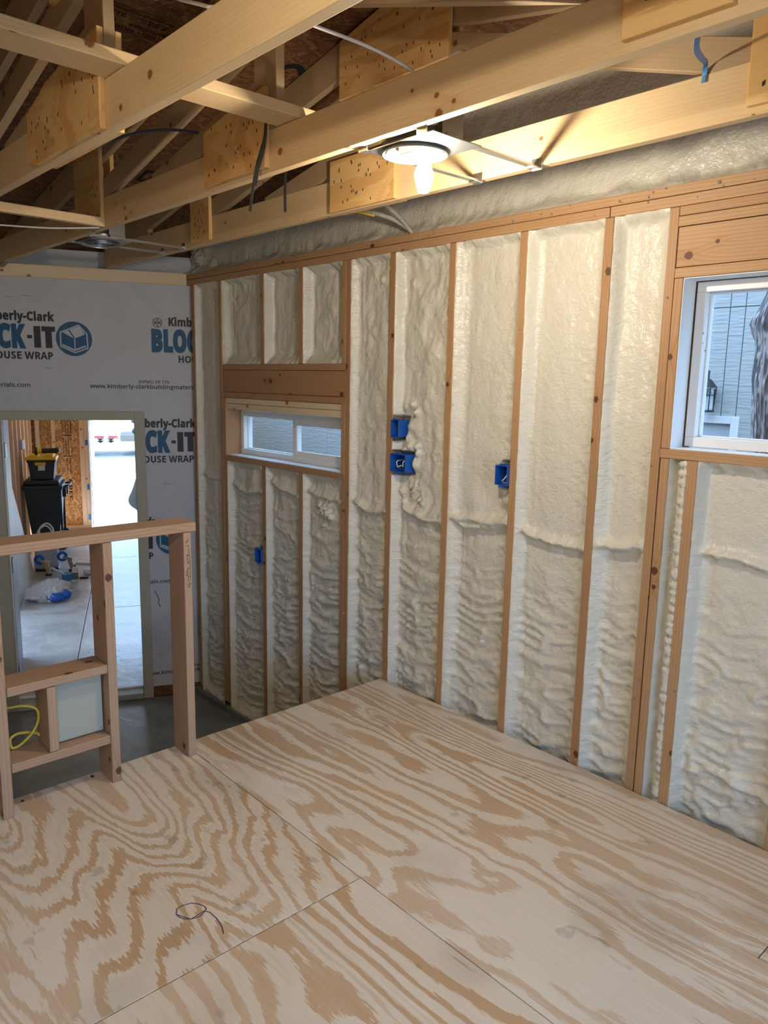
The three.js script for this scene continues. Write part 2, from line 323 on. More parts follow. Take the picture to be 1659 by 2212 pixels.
      z += mid * (1 - low) * (((1 - smooth) * 0.018 + 0.003) * fbm(x * 14, y * 8, sd + 42, 4) + 0.006 * sm(0.5, 0.95, t) * fbm(x * 55, y * 55, sd + 43, 2));
      z += streak * 0.004 * vn(x * 90, y * 2.5, sd + 50) * sm(0.015, 0.04, dl) * (1 - sm(0.07, 0.12, dl));
      z += (1 - mid) * 0.003 * fbm(x * 40, y * 24, sd + 60, 3);
      if (bead) { const c = 0.5 + 0.5 * Math.sin(2 * Math.PI * (y / bead + 0.6 * vn(y * 9, 2, sd))); z += 0.040 * sm(0.36, 0.58, t) * (1 - 0.7 * sm(0.8, 1, t)) * (0.15 + 0.85 * Math.sqrt(c) * (0.8 + 0.5 * vn(y * 30, 3, sd))); }
      for (const [pts, h] of ridges) {                               // foam rope over a wire that sags across the bay
        let k = 0; while (k < pts.length - 2 && x > pts[k + 1][0]) k++;
        const [ax, ay] = pts[k], [bx, by] = pts[k + 1], q = clamp((x - ax) / (bx - ax)); const yc = ay + (by - ay) * q * q * (3 - 2 * q) + 0.004 * vn(x * 40, 7, sd);
        if (x > pts[0][0] - 0.01) { const d = y - yc; z += 1.2 * h * (d > 0 ? Math.exp(-(d * d) / 0.00055) : Math.exp(-(d * d) / 0.00009)) * sm(pts[0][0] - 0.01, pts[0][0] + 0.03, x); }
      }
      for (const [lx, ly, r, h, n = 0] of lumps) { const d2 = ((x - lx) ** 2 + (y - ly) ** 2) / (r * r); if (d2 < 5) z += h * Math.exp(-d2) * (1 + n * fbm(x * 55, y * 55, sd + 70, 3) * 3); }
      for (const [a, b, c, d] of pits) if (x > a && x < b && y > c && y < d) z = -0.09;
      P.push(x, y, Math.min(z, -0.002)); U.push(x, y);
    }
    for (let j = 0; j < ny; j++) for (let i = 0; i < nx; i++) { const a = j * (nx + 1) + i, b = a + 1, c = a + nx + 1; I.push(a, b, c + 1, a, c + 1, c); }
    const g = new THREE.BufferGeometry(); g.setAttribute('position', new THREE.Float32BufferAttribute(P, 3)); g.setAttribute('uv', new THREE.Float32BufferAttribute(U, 2)); g.setIndex(I); g.computeVertexNormals();
    part(wallB, 'foam_panel', g, M.foam);
  };
  const B0 = -0.736;
  foam(-0.71, -0.383, B0, 2.247, { sd: 1, D: 0.045, bot: 1, ridges: [[[[-0.70, 0.93], [-0.55, 0.905], [-0.38, 0.925]], 0.02]], smooth: 0.7 });
  foam(-0.345, 0.129, 1.704, 2.247, { sd: 2, D: 0.062, smooth: 0.35, bot: 1, cove: 0.075 });
  foam(0.166, 0.531, 1.704, 2.247, { sd: 3, D: 0.07, smooth: 0.45, bot: 1, cove: 0.02 });
  foam(0.57, 0.931, 1.704, 2.247, { sd: 4, D: 0.065, smooth: 0.2, bot: 1, cove: 0.035 });
  foam(-0.302, 0.131, B0, 1.061, { sd: 5, pits: [[0.05, 0.133, 0.417, 0.516]], D: 0.045, bot: 1, ridges: [[[[-0.28, 0.90], [-0.1, 0.86], [0.12, 0.885]], 0.026]], lumps: [[-0.02, 0.93, 0.08, 0.02], [-0.03, 0.5, 0.05, 0.012], [-0.02, 0.1, 0.06, 0.012]] });
  foam(0.17, 0.531, B0, 1.061, { sd: 6, D: 0.045, ridges: [[[[0.19, 0.965], [0.3, 0.935], [0.52, 0.905]], 0.026]], lumps: [[0.33, 0.98, 0.06, 0.012]] });
  foam(0.57, 0.938, B0, 1.061, { sd: 7, D: 0.045, ridges: [[[[0.58, 0.955], [0.7, 0.935], [0.92, 0.925]], 0.02]], lumps: [[0.74, 0.87, 0.05, 0.022, 0.9], [0.80, 0.83, 0.035, 0.02, 0.9], [0.74, 0.77, 0.018, 0.016, 0.6], [0.76, 0.74, 0.014, 0.014, 0.6]] });
  foam(1.005, 1.315, B0, 2.247, { sd: 8, D: 0.05, smooth: 0.3, ridges: [[[[1.02, 0.945], [1.15, 0.905], [1.31, 0.925]], 0.03]], lumps: [[1.10, 0.97, 0.035, 0.012, 0.4], [1.20, 0.965, 0.035, 0.014, 0.4], [1.22, 2.13, 0.016, 0.02], [1.15, 2.17, 0.03, 0.012]], cove: 0.05 });
  foam(1.352, 1.721, B0, 2.247, { sd: 9, pits: [[1.34, 1.424, 1.318, 1.432], [1.34, 1.480, 1.142, 1.258]], D: 0.052, smooth: 0.1, cove: 0.04, ridges: [[[[1.40, 0.965], [1.5, 0.945], [1.6, 0.925], [1.72, 0.935]], 0.034], [[[1.60, 0.955], [1.72, 0.965]], 0.02]],
    lumps: [[1.42, 1.49, 0.03, 0.03], [1.46, 1.50, 0.018, 0.03], [1.49, 1.46, 0.018, 0.032], [1.44, 1.44, 0.03, -0.012], [1.45, 1.39, 0.03, 0.03], [1.43, 1.33, 0.028, 0.028], [1.46, 1.29, 0.022, 0.034], [1.505, 1.29, 0.016, 0.034], [1.51, 1.255, 0.015, 0.03], [1.42, 1.27, 0.016, 0.03], [1.48, 1.20, 0.035, 0.028], [1.46, 1.12, 0.03, -0.01], [1.40, 1.05, 0.025, 0.025], [1.415, 1.0, 0.012, 0.03], [1.48, 1.08, 0.04, 0.018, 0.6], [1.52, 1.02, 0.05, 0.014, 0.8], [1.60, 1.75, 0.05, 0.012], [1.44, 2.1, 0.04, 0.016]] });
  foam(1.759, 2.128, B0, 2.247, { sd: 10, pits: [[2.046, 2.13, 1.152, 1.262]], D: 0.05, smooth: 0.8, cove: 0.07, ridges: [[[[1.77, 0.962], [1.9, 0.972], [2.0, 0.975], [2.12, 1.0]], 0.028], [[[1.785, 0.945], [1.87, 0.93], [2.0, 0.952], [2.12, 0.985]], 0.03]],
    lumps: [[2.09, 1.08, 0.03, 0.028], [2.07, 1.13, 0.02, 0.02], [2.11, 1.06, 0.02, -0.02], [1.98, 1.1, 0.09, -0.010], [1.92, 1.04, 0.06, 0.012]] });
  foam(2.166, 2.534, B0, 2.247, { sd: 11, D: 0.05, smooth: 0.95, cove: 0.06, ridges: [[[[2.185, 0.966], [2.28, 0.946], [2.4, 0.936], [2.53, 0.94]], 0.03]] });
  foam(2.572, 2.797, B0, 2.247, { sd: 12, D: 0.055, smooth: 0.75, cove: 0.055, streak: 1.6, ridges: [[[[2.58, 0.967], [2.67, 0.97], [2.79, 0.995]], 0.034]], lumps: [[2.72, 1.0, 0.06, 0.012]] });
  foam(2.872, 2.943, B0, 1.351, { sd: 13, D: 0.05, bead: 0.034, cove: 0.012, smooth: 1, top: 0 });
  foam(2.982, 3.35, B0, 1.351, { sd: 14, D: 0.055, smooth: 0.9, cove: 0.05, ridges: [[[[3.0, 1.01], [3.14, 1.012], [3.25, 0.995], [3.35, 0.97]], 0.026], [[[3.02, 0.155], [3.13, 0.185], [3.25, 0.165], [3.34, 0.17]], 0.02]] });
  foam(3.388, 3.78, B0, 1.351, { sd: 15, D: 0.055 });
  foam(3.857, 4.2, B0, 2.247, { sd: 16, D: 0.055 });
  // overspray crumbs on the timber
  const crumbs = [];
  for (let k = 0; k < 70; k++) {
    const onPlate = rnd() < 0.45, stx = [1.333, 1.74, 2.147, 2.553, 2.815, 0.985, 2.962][(rnd() * 7) | 0];
    const g = new THREE.IcosahedronGeometry(rr(0.0015, 0.0045), 0); g.scale(rr(0.6, 2), rr(0.6, 1.6), 0.6);
    crumbs.push(g.translate(onPlate ? rr(0.8, 3.2) : stx + rr(-0.014, 0.014), onPlate ? rr(2.25, 2.32) : rr(0.1, 2.2), 0.0015));
  }
  part(wallB, 'foam_crumbs', merge(...crumbs), M.foam, null, 'stuff');
  // foam over the gable framing above the plates
  {
    const nx = 330, ny = 46, P = [], U = [], I = [], roofY = (x) => Math.min(2.69 + 0.2 * x, 3.45 - 0.2 * x);
    for (let j = 0; j <= ny; j++) for (let i = 0; i <= nx; i++) {
      const x = -0.86 + 5.1 * i / nx, y0 = 2.318, y = y0 + (roofY(x) - y0) * (j / ny), d = y - y0;
      let z = -0.085 + 0.055 * (1 - sm(0, 0.06 + 0.02 * vn(x * 9, 4, 77), d)) + 0.010 * fbm(x * 5, y * 7, 78, 4);
      z += 0.006 * (1 - sm(0.02, 0.14, d)) * vn(x * 42, y * 8, 79) + 0.005 * sm(0.05, 0.2, d) * fbm(x * 24, y * 24, 80, 3);
      if (x < -0.4) z += 0.05 * sm(-0.4, -0.85, x) * (0.6 + fbm(x * 16, y * 16, 81, 3));
      P.push(x, y, z); U.push(x, y);
    }
    for (let j = 0; j < ny; j++) for (let i = 0; i < nx; i++) { const a = j * (nx + 1) + i, c = a + nx + 1; I.push(a, a + 1, c + 1, a, c + 1, c); }
    const g = new THREE.BufferGeometry(); g.setAttribute('position', new THREE.Float32BufferAttribute(P, 3)); g.setAttribute('uv', new THREE.Float32BufferAttribute(U, 2)); g.setIndex(I); g.computeVertexNormals();
    part(wallB, 'gable_foam', g, M.foam);
  }
}

// ---- windows
function windowUnit(name, label, x0, x1, y0, y1, zf, split) {
  const o = struct(name, label, [(x0 + x1) / 2, y0, zf]), fr = 0.036, zb = zf - 0.07;
  for (const g of [box(x0, x1, y0, y0 + fr, zb, zf, 0.002), box(x0, x1, y1 - fr, y1, zb, zf, 0.002), box(x0, x0 + fr, y0 + fr, y1 - fr, zb, zf, 0.002), box(x1 - fr, x1, y0 + fr, y1 - fr, zb, zf, 0.002)]) part(o, 'window_frame', g, M.vinyl);
  const sash = (a, b, c, d, zz, f) => { const s = part(o, 'sash', merge(box(a, b, c, c + f, zz - 0.022, zz, 0.002), box(a, b, d - f, d, zz - 0.022, zz, 0.002), box(a, a + f, c + f, d - f, zz - 0.022, zz, 0.002), box(b - f, b, c + f, d - f, zz - 0.022, zz, 0.002)), M.vinyl);
    part(s, 'pane', new THREE.PlaneGeometry(b - a - 2 * f + 0.004, d - c - 2 * f + 0.004).translate((a + b) / 2, (c + d) / 2, zz - 0.011), M.glass); };
  if (split) { sash(x0 + fr, split, y0 + fr, y1 - fr, zf - 0.032, 0.006); part(o, 'meeting_rail', box(split - 0.004, split + 0.034, y0 + fr, y1 - fr, zf - 0.045, zf - 0.004, 0.002), M.vinyl); sash(split + 0.006, x1 - fr, y0 + fr - 0.002, y1 - fr + 0.002, zf - 0.006, 0.034); }
  else sash(x0 + fr, x1 - fr, y0 + fr, y1 - fr, zf - 0.030, 0.006);
  return o;
}
windowUnit('window_1', 'small white slider window under the header', -0.298, 0.925, 1.102, 1.398, -0.112, 0.312);
windowUnit('window_2', 'larger white framed window by the tree trunk', 2.876, 3.775, 1.394, 1.992, -0.098, 3.42);

// ---- the house-wrapped wall on the left, with the doorway
const wallL = struct('wall_left', 'wall covered in printed white house wrap around the doorway', wp(0.7, -0.78, 0.06));
const dS0 = 0.345, dS1 = 1.29, dTop = 1.34;
{
  const wrapTex = canvasTex(2048, 2048, (g, w, h) => {
    const S0 = -0.2, S1 = 2.2, Y0 = -0.72, Y1 = 2.34, kx = w / (S1 - S0), ky = h / (Y1 - Y0);
    g.fillStyle = '#cfd0d2'; g.fillRect(0, 0, w, h);
    let q = 5; const r = () => hash(q++, 2, 9);
    for (let k = 0; k < 260; k++) { g.globalAlpha = 0.05; g.fillStyle = r() < 0.5 ? '#fff' : '#8a8c92'; g.beginPath(); g.ellipse(r() * w, r() * h, 30 + 160 * r(), 6 + 30 * r(), r() * 3, 0, 7); g.fill(); }
    g.globalAlpha = 1;
    const BL = '#08557f', DK = '#27282b';
    const put = (txt, s, y, wid, cap, col, opt = {}) => {            // left edge at s, baseline at y, in metres
      g.save(); g.setTransform(kx, 0, 0, ky, 0, 0); g.translate(S1 - s, Y1 - y);
      g.scale(0.01, 0.01); g.font = (opt.weight ?? 'bold') + ' 10px sans-serif'; const m = g.measureText(txt).width, sy = cap / 0.0715;
      g.scale(wid / (m * 0.01), sy); g.fillStyle = g.strokeStyle = col; g.fillText(txt, 0, 0);
      if (opt.fat) { g.lineWidth = opt.fat; g.strokeText(txt, 0, 0); }
      g.restore();
    };
    const P = 1.22;
    for (let row = 0; row <= 4; row++) for (let col = -3; col <= 3; col++) {
      const ds = 0.306 * row + P * col, dy = -0.712 * row;
      put('Kimberly-Clark', 1.355 + ds, 1.965 + dy, 0.478, 0.056, DK, { fat: 0.6 });
      put('BLOCK', 1.475 + ds, 1.786 + dy, 0.408, 0.142, BL, { fat: 1.0 }); g.fillStyle = DK; for (const [a, b, c, d] of [[1.006, 1.790, 0.042, 0.142], [0.957, 1.899, 0.085, 0.033], [0.935, 1.790, 0.041, 0.142]]) g.fillRect((S1 - a - ds) * kx, (Y1 - b - d - dy) * ky, c * kx, d * ky);
      g.fillStyle = DK; g.fillRect((S1 - 1.047 - ds) * kx, (Y1 - 1.872 - dy) * ky, 0.03 * kx, 0.022 * ky);
      put('HOUSE WRAP', 1.293 + ds, 1.712 + dy, 0.402, 0.048, DK, { fat: 0.25 });
      const du = [0, -0.727, -0.884, -0.3, 0.2][row] + P * col;
      put('IAPMO ER 795', 0.347 + du, 1.563 + dy, 0.212, 0.021, DK, { weight: 'normal', fat: 0.2 });
      put('www.kimberly-clarkbuildingmaterials.com', 0.667 + du, 1.526 + dy, 0.845, 0.027, DK, { weight: 'normal', fat: 0.35 });
      // the round blue emblem with a little house
      g.save(); g.setTransform(kx, 0, 0, ky, (S1 - 0.755 - ds) * kx, (Y1 - 1.856 - dy) * ky); g.scale(0.115, 0.115);
      g.fillStyle = BL; g.beginPath(); g.arc(0, 0, 1, 0, 7); g.fill();
      const poly = (pts, f) => { g.beginPath(); pts.forEach(([a, b], i) => (i ? g.lineTo(a, b) : g.moveTo(a, b))); g.closePath(); f ? g.fill() : g.stroke(); };
      g.strokeStyle = '#cfd0d2'; g.lineWidth = 0.075; poly([[-0.74, -0.36], [0.28, -0.8], [0.72, -0.3], [0.74, 0.52], [0.04, 0.8], [-0.74, 0.46]], false);
      g.fillStyle = '#cfd0d2'; poly([[-0.62, -0.36], [-0.3, -0.5], [0, -0.02]], true); poly([[-0.24, -0.53], [0.3, -0.74], [0.62, -0.28], [0.06, -0.03]], true);
      g.lineWidth = 0.06; g.beginPath(); g.moveTo(0.03, -0.02); g.lineTo(0.03, 0.68); g.stroke();
      g.lineWidth = 0.1; g.beginPath(); g.moveTo(-0.66, 0.36); g.lineTo(0, 0.66); g.lineTo(0.64, 0.4); g.stroke();
      g.restore();
      // the ringed emblem beside the name
      g.save(); g.setTransform(kx, 0, 0, ky, (S1 - 0.206 - ds - P) * kx, (Y1 - 1.986 - dy) * ky); g.scale(0.031, 0.031);
      g.strokeStyle = DK; g.lineWidth = 0.12; g.beginPath(); g.arc(0, 0, 1, 0, 7); g.stroke();
      g.strokeRect(-0.14, -0.72, 0.28, 1.44);
      for (const sg of [-1, 1]) { g.beginPath(); g.moveTo(sg * 0.2, -0.02); g.lineTo(sg * 0.75, -0.45); g.moveTo(sg * 0.2, 0.05); g.lineTo(sg * 0.8, 0.42); g.moveTo(sg * 0.8, -0.12); g.lineTo(sg * 0.45, 0); g.lineTo(sg * 0.8, 0.14); g.stroke(); }
      g.restore();
    }
    g.strokeStyle = '#55565a'; g.lineWidth = 5;
    const X = (s) => (S1 - s) * kx, Y = (y) => (Y1 - y) * ky;
    g.beginPath(); g.moveTo(X(0.285), Y(0.05)); g.lineTo(X(0.255), Y(-0.02)); g.lineTo(X(0.262), Y(-0.05)); g.lineTo(X(0.245), Y(-0.08)); g.stroke();
    g.lineWidth = 3; g.globalAlpha = 0.5; for (const [a, b] of [[1.17, 2.12], [1.06, 2.13], [0.2, 0.85], [0.95, 1.66], [0.28, -0.45]]) { g.beginPath(); g.moveTo(X(a), Y(b)); g.lineTo(X(a - 0.03), Y(b - 0.006)); g.lineTo(X(a - 0.05), Y(b - 0.002)); g.stroke(); }
  });
  const hole = [[dS0, -0.8], [dS0, dTop], [dS1, dTop], [dS1, -0.8]];
  const outline = (s0, s1, y0, y1) => [[s0, y0], [dS0, y0], [dS0, dTop], [dS1, dTop], [dS1, y0], [s1, y0], [s1, y1], [s0, y1]];
  const sheet = (s0, s1, y0, y1, w0, th, tex) => {
    const g = extrude(outline(s0, s1, y0, y1), th);
    const p = g.attributes.position, uv = g.attributes.uv; for (let i = 0; i < p.count; i++) uv.setXY(i, tex ? (2.2 - p.getX(i)) / 2.4 : p.getX(i), tex ? (p.getY(i) + 0.72) / 3.06 : p.getY(i));
    return W(g.translate(0, 0, w0));
  };
  part(wallL, 'house_wrap', sheet(-0.17, 2.19, -0.70, 2.248, -0.002, 0.002, true), std({ map: wrapTex, color: rgb(0.80, 0.80, 0.82), roughness: 0.55 }));
  part(wallL, 'house_wrap', W(box(2.192, 6.2, -0.70, 2.248, -0.002, 0, 0)), M.wrapPlain);
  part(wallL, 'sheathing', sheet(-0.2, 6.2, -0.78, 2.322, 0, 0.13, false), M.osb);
  part(wallL, 'plate_board', W(box(0.0, 3.4, 2.248, 2.329, -0.012, 0.0, 0.003)), M.pale);
  part(wallL, 'fascia_strip', W(box(-0.2, 6.2, 2.331, 2.45, 0.09, 0.12, 0)), M.wrapPlain);
  part(wallL, 'garage_gable', W(box(-0.2, 6.2, 2.1, 3.2, 0.135, 0.16, 0)), M.osb);
}
const door = struct('door_1', 'open grey door in a beige painted frame', wp(0.8, -0.78, 0));
{
  const F = (a, b, c, d, e, f, m = M.frame, n = 'door_frame') => part(door, n, W(box(a, b, c, d, e, f, 0.003)), m);
  F(0.315, 0.386, -0.78, 1.366, -0.022, 0.004); F(0.386, 1.25, 1.305, 1.366, -0.022, 0.004); F(1.25, 1.322, -0.78, 1.366, -0.022, 0.004);
  F(0.346, 0.388, -0.78, 1.305, 0.004, 0.135, M.frame, 'door_jamb'); F(1.25, 1.289, -0.78, 1.305, 0.004, 0.135, M.frame, 'door_jamb'); F(0.346, 1.289, 1.305, 1.339, 0.004, 0.135, M.frame, 'door_jamb');
  F(1.243, 1.2505, -0.74, 1.305, 0.05, 0.062, M.white, 'weather_strip');
  part(door, 'threshold', W(box(0.388, 1.25, -0.778, -0.735, -0.03, 0.14, 0.004)), M.grey); part(door, 'threshold_strip', W(box(0.388, 1.25, -0.735, -0.722, 0.09, 0.12, 0.003)), M.vinyl);
  const leaf = part(door, 'door_leaf', beam(wp(1.272, 0.29, 0.12), wp(1.36, 0.29, 0.98), 0.045, 2.02), M.door);
  for (const y of [1.09, 0.27, -0.52]) part(leaf, 'hinge', merge(W(box(1.236, 1.2498, y - 0.05, y + 0.05, 0.075, 0.135, 0.002)), W(cyl(0.008, 0.1, 1.244, y - 0.05, 0.14, 10))), M.steelD);
}

// ---- roof deck of strand board, sheet by sheet
const ceiling = struct('ceiling', 'strand board roof deck above the trusses, attic shade put into its colour', [1.9, 2.6, 2]);
{
  const slope = (x) => (x < 1.9 ? 2.70 + 0.2 * x : 3.46 - 0.2 * x);
  for (const [a, b] of [[-2.6, -1.17], [-1.168, 0.05], [0.052, 1.27], [1.272, 1.9], [1.9, 3.1], [3.102, 4.3], [4.302, 5.5], [5.502, 6.4]]) for (const [z0, z1] of [[-0.16, 2.26], [2.263, 5.6]]) {
    const g = beam([a, slope(a + (a < 1.9 ? 0 : 1e-6)) + 0.006, (z0 + z1) / 2], [b, slope(b - (b <= 1.9 ? 1e-6 : 0)) + 0.006, (z0 + z1) / 2], z1 - z0, 0.012, [0, 1, 0], 0.001);
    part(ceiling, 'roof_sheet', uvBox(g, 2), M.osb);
  }
  // stencilled print on the sheets
  const print = (x, z, w, h, txts, rot) => {
    const tex = canvasTex(512, 256, (g) => { g.clearRect(0, 0, 512, 256); g.fillStyle = g.strokeStyle = '#120c10'; txts(g); });
    const [, m] = plate(1, 1, tex, { cut: true, rough: 0.9 });
    const ax = new THREE.Vector3(1, 0.2, 0).normalize(), az = new THREE.Vector3(0, 0, -1), n = ax.clone().cross(az).normalize();
    const g = new THREE.PlaneGeometry(w, h); g.rotateZ(rot).applyMatrix4(new THREE.Matrix4().makeBasis(az, ax, az.clone().cross(ax)).setPosition(x, slope(x) - 0.0016, z));
    part(ceiling, 'stencil_print', g, m);
  };
  print(1.235, 1.26, 0.36, 0.15, (g) => { g.lineWidth = 5; g.strokeRect(6, 6, 500, 244); g.font = 'bold 36px sans-serif'; g.fillText('Construction Sheathing', 20, 48, 470); g.font = 'bold 60px sans-serif'; g.fillText('24/16', 24, 116); g.fillText('PS 2', 300, 116); g.fillText('7/16', 24, 182); g.font = 'bold 44px sans-serif'; g.fillText('EXPOSURE 1', 220, 182); g.fillText('SHEATHING SPAN', 24, 236, 420); }, 0);
  print(0.04, 0.68, 0.30, 0.22, (g) => { g.font = 'bold 250px sans-serif'; g.fillText('ED', 40, 220); g.lineWidth = 8; g.beginPath(); g.moveTo(0, 246); g.lineTo(512, 246); g.stroke(); }, 0);
  print(1.255, 0.56, 0.26, 0.16, (g) => { g.lineWidth = 60; g.beginPath(); g.arc(250, 150, 100, 2.6, 6.0); g.stroke(); g.font = 'bold 70px sans-serif'; g.fillText('C', 200, 190); g.fillText('20', 350, 240); }, 0);
}
// ---- the other walls of the room, out of the picture: they close it and let the daylight in
{
  const r = struct('wall_right', 'side wall with a wide daylight opening out of view', [5.4, -0.78, 2.4]);
  for (const g of [box(5.35, 5.48, -0.78, 3.2, -0.16, 0.75, 0), box(5.35, 5.48, -0.78, 3.2, 3.6, 4.4, 0), box(5.35, 5.48, 1.85, 3.2, 0.75, 3.6, 0), box(5.35, 5.48, -0.78, 0.1, 0.75, 3.6, 0)]) part(r, 'wall_panel', g, M.pale);
  const f = struct('wall_front', 'wall behind the camera', [2, -0.78, 4.4]);
  part(f, 'wall_panel', box(-4, 5.48, -0.78, 3.4, 4.3, 4.42, 0), M.pale);
}

// ---- the garage behind the doorway
const gw = (x) => W(x);
const gFloor = struct('floor_garage', 'bright concrete floor of the garage', wp(0.4, -0.73, 3.4));
for (const [a, b] of [[0.1, 2.27], [2.276, 4.55], [4.556, 6.86]]) for (const [c, d] of [[-0.2, 0.9], [0.906, 1.95]]) part(gFloor, 'floor_bay', gw(box(c, d, -0.95, -0.727, a, b, 0.004)), M.conc2);
const gFar = struct('wall_garage_far', 'strand board garage wall beside the big door opening', wp(1.5, -0.727, 6.83));
{
  part(gFar, 'wall_sheet', gw(box(1.0, 2.0, -0.727, 1.9, 6.832, 6.85, 0)), M.osb2);
  part(gFar, 'wall_sheet', gw(box(-3, -2.6, -0.727, 1.9, 6.832, 6.85, 0)), M.osb2); part(gFar, 'door_header', gw(box(-2.6, 1.0, 1.6, 1.9, 6.74, 6.85, 0)), M.pink);
  for (const [a, b, m] of [[1.53, 1.575, M.pale], [1.745, 1.80, M.pale], [1.12, 1.186, M.pink], [1.07, 1.118, M.pink]]) part(gFar, 'stud', gw(box(a, b, -0.69, 1.9, 6.74, 6.83, 0.003)), m);
  part(gFar, 'bottom_plate', gw(box(1.0, 1.85, -0.727, -0.69, 6.735, 6.83, 0.003)), M.pink);
  part(gFar, 'door_post', gw(box(0.985, 1.03, -0.727, 1.6, 6.70, 6.86, 0.003)), M.canvas);
  const tr = part(gFar, 'door_track', merge(gw(box(1.034, 1.058, -0.72, 1.5, 6.60, 6.625, 0.002)), gw(box(1.052, 1.058, -0.72, 1.5, 6.60, 6.69, 0.001))), M.vinyl);
  for (const y of [0.60, -0.08, -0.55]) part(tr, 'track_bracket', gw(box(1.056, 1.10, y - 0.04, y + 0.04, 6.66, 6.70, 0.002)), M.strapB);
  const tex = canvasTex(512, 1024, (g) => {
    g.clearRect(0, 0, 512, 1024); g.fillStyle = g.strokeStyle = '#33262a'; g.lineWidth = 9;
    const down = (t, x, y, px, w) => { g.save(); g.translate(x, y); g.rotate(Math.PI / 2); g.font = 'bold ' + px + 'px sans-serif'; g.fillText(t, 0, 0, w); g.restore(); };
    down('SIZED FOR SPACING', 300, 10, 62, 190); down('SPAN RATED', 400, 10, 62, 190); down('EXPOSURE 1', 180, 20, 60, 190); down('24/16', 90, 30, 60, 150);
    g.strokeRect(60, 5, 400, 215);
    for (const x of [90, 430]) { g.beginPath(); g.moveTo(x, 262); g.lineTo(x, 430); g.stroke(); for (const [y, d] of [[240, 34], [452, -34]]) { g.beginPath(); g.moveTo(x, y); g.lineTo(x - 22, y + d); g.lineTo(x + 22, y + d); g.fill(); } }
    down('STRENGTH AXIS', 280, 245, 56, 205); down('THIS DIRECTION', 180, 245, 56, 205);
    g.beginPath(); g.moveTo(50, 470); g.lineTo(470, 470); g.stroke();
    down('SHEATHING SPAN', 330, 490, 60, 200); down('PS 2-10', 210, 490, 60, 170);
    down('RBEC', 250, 745, 190, 275);
  });
  const [g, m] = plate(0.17, 1.3, tex, { cut: true, rough: 0.9 });
  part(gFar, 'stencil_print', gw(g.rotateY(Math.PI).translate(1.365, 0.33, 6.8295)), m);
}
const gLeft = struct('wall_garage_left', 'row of pale studs along the garage side wall', wp(1.88, -0.727, 3.5));
part(gLeft, 'wall_sheet', gw(box(1.93, 1.945, -0.727, 1.9, 2.35, 6.85, 0)), M.osb2); part(gLeft, 'wall_sheet', gw(box(1.93, 1.945, 1.6, 1.9, 0.13, 2.35, 0)), M.osb2);  // unseen gap left near the doorway, added to let sky light onto the floor
for (let k = 6; k < 19; k++) part(gLeft, 'stud', gw(box(1.84, 1.93, -0.69, 1.9, 0.22 + 0.355 * k, 0.26 + 0.355 * k, 0.003)), M.pink);
part(gLeft, 'bottom_plate', gw(box(1.84, 1.93, -0.727, -0.69, 2.35, 6.73, 0.003)), M.pink);
part(gFloor, 'floor_bay', gw(box(-3, -0.21, -0.95, -0.727, 5.95, 6.86, 0.004)), M.conc2);
const gRight = struct('wall_garage_right', 'stepped garage wall hidden right of the doorway', wp(-0.25, -0.727, 3));
for (const g of [box(-0.3, -0.2, -0.95, 1.9, 0.0, 5.95, 0), box(-3.05, -0.3, -0.95, 1.9, 5.87, 5.95, 0), box(-3.1, -3.0, -0.95, 1.9, 5.87, 6.85, 0)]) part(gRight, 'wall_sheet', gw(g), M.osb2);
const gCeil = struct('ceiling_garage', 'flat garage ceiling', wp(0, 1.9, 3.5));
part(gCeil, 'ceiling_board', gw(box(-0.3, 1.95, 1.9, 2.12, 0.13, 6.9, 0)), M.pale); part(gCeil, 'ceiling_board', gw(box(-3.1, -0.302, 1.9, 2.12, 5.87, 6.9, 0)), M.pale);

// ---- outside
part(struct('ground_driveway', 'sunlit pale driveway outside the garage', wp(0, -0.9, 25)), 'driveway', gw(box(-40, 30, -1.0, -0.735, 6.865, 60, 0)), M.drive);
part(struct('ground_alley', 'bare ground between the two buildings', [0, -0.9, -3]), 'soil', box(-30, 40, -1.2, -0.98, -12, 40, 0), std({ color: rgb(0.20, 0.21, 0.20), roughness: 0.95 }));

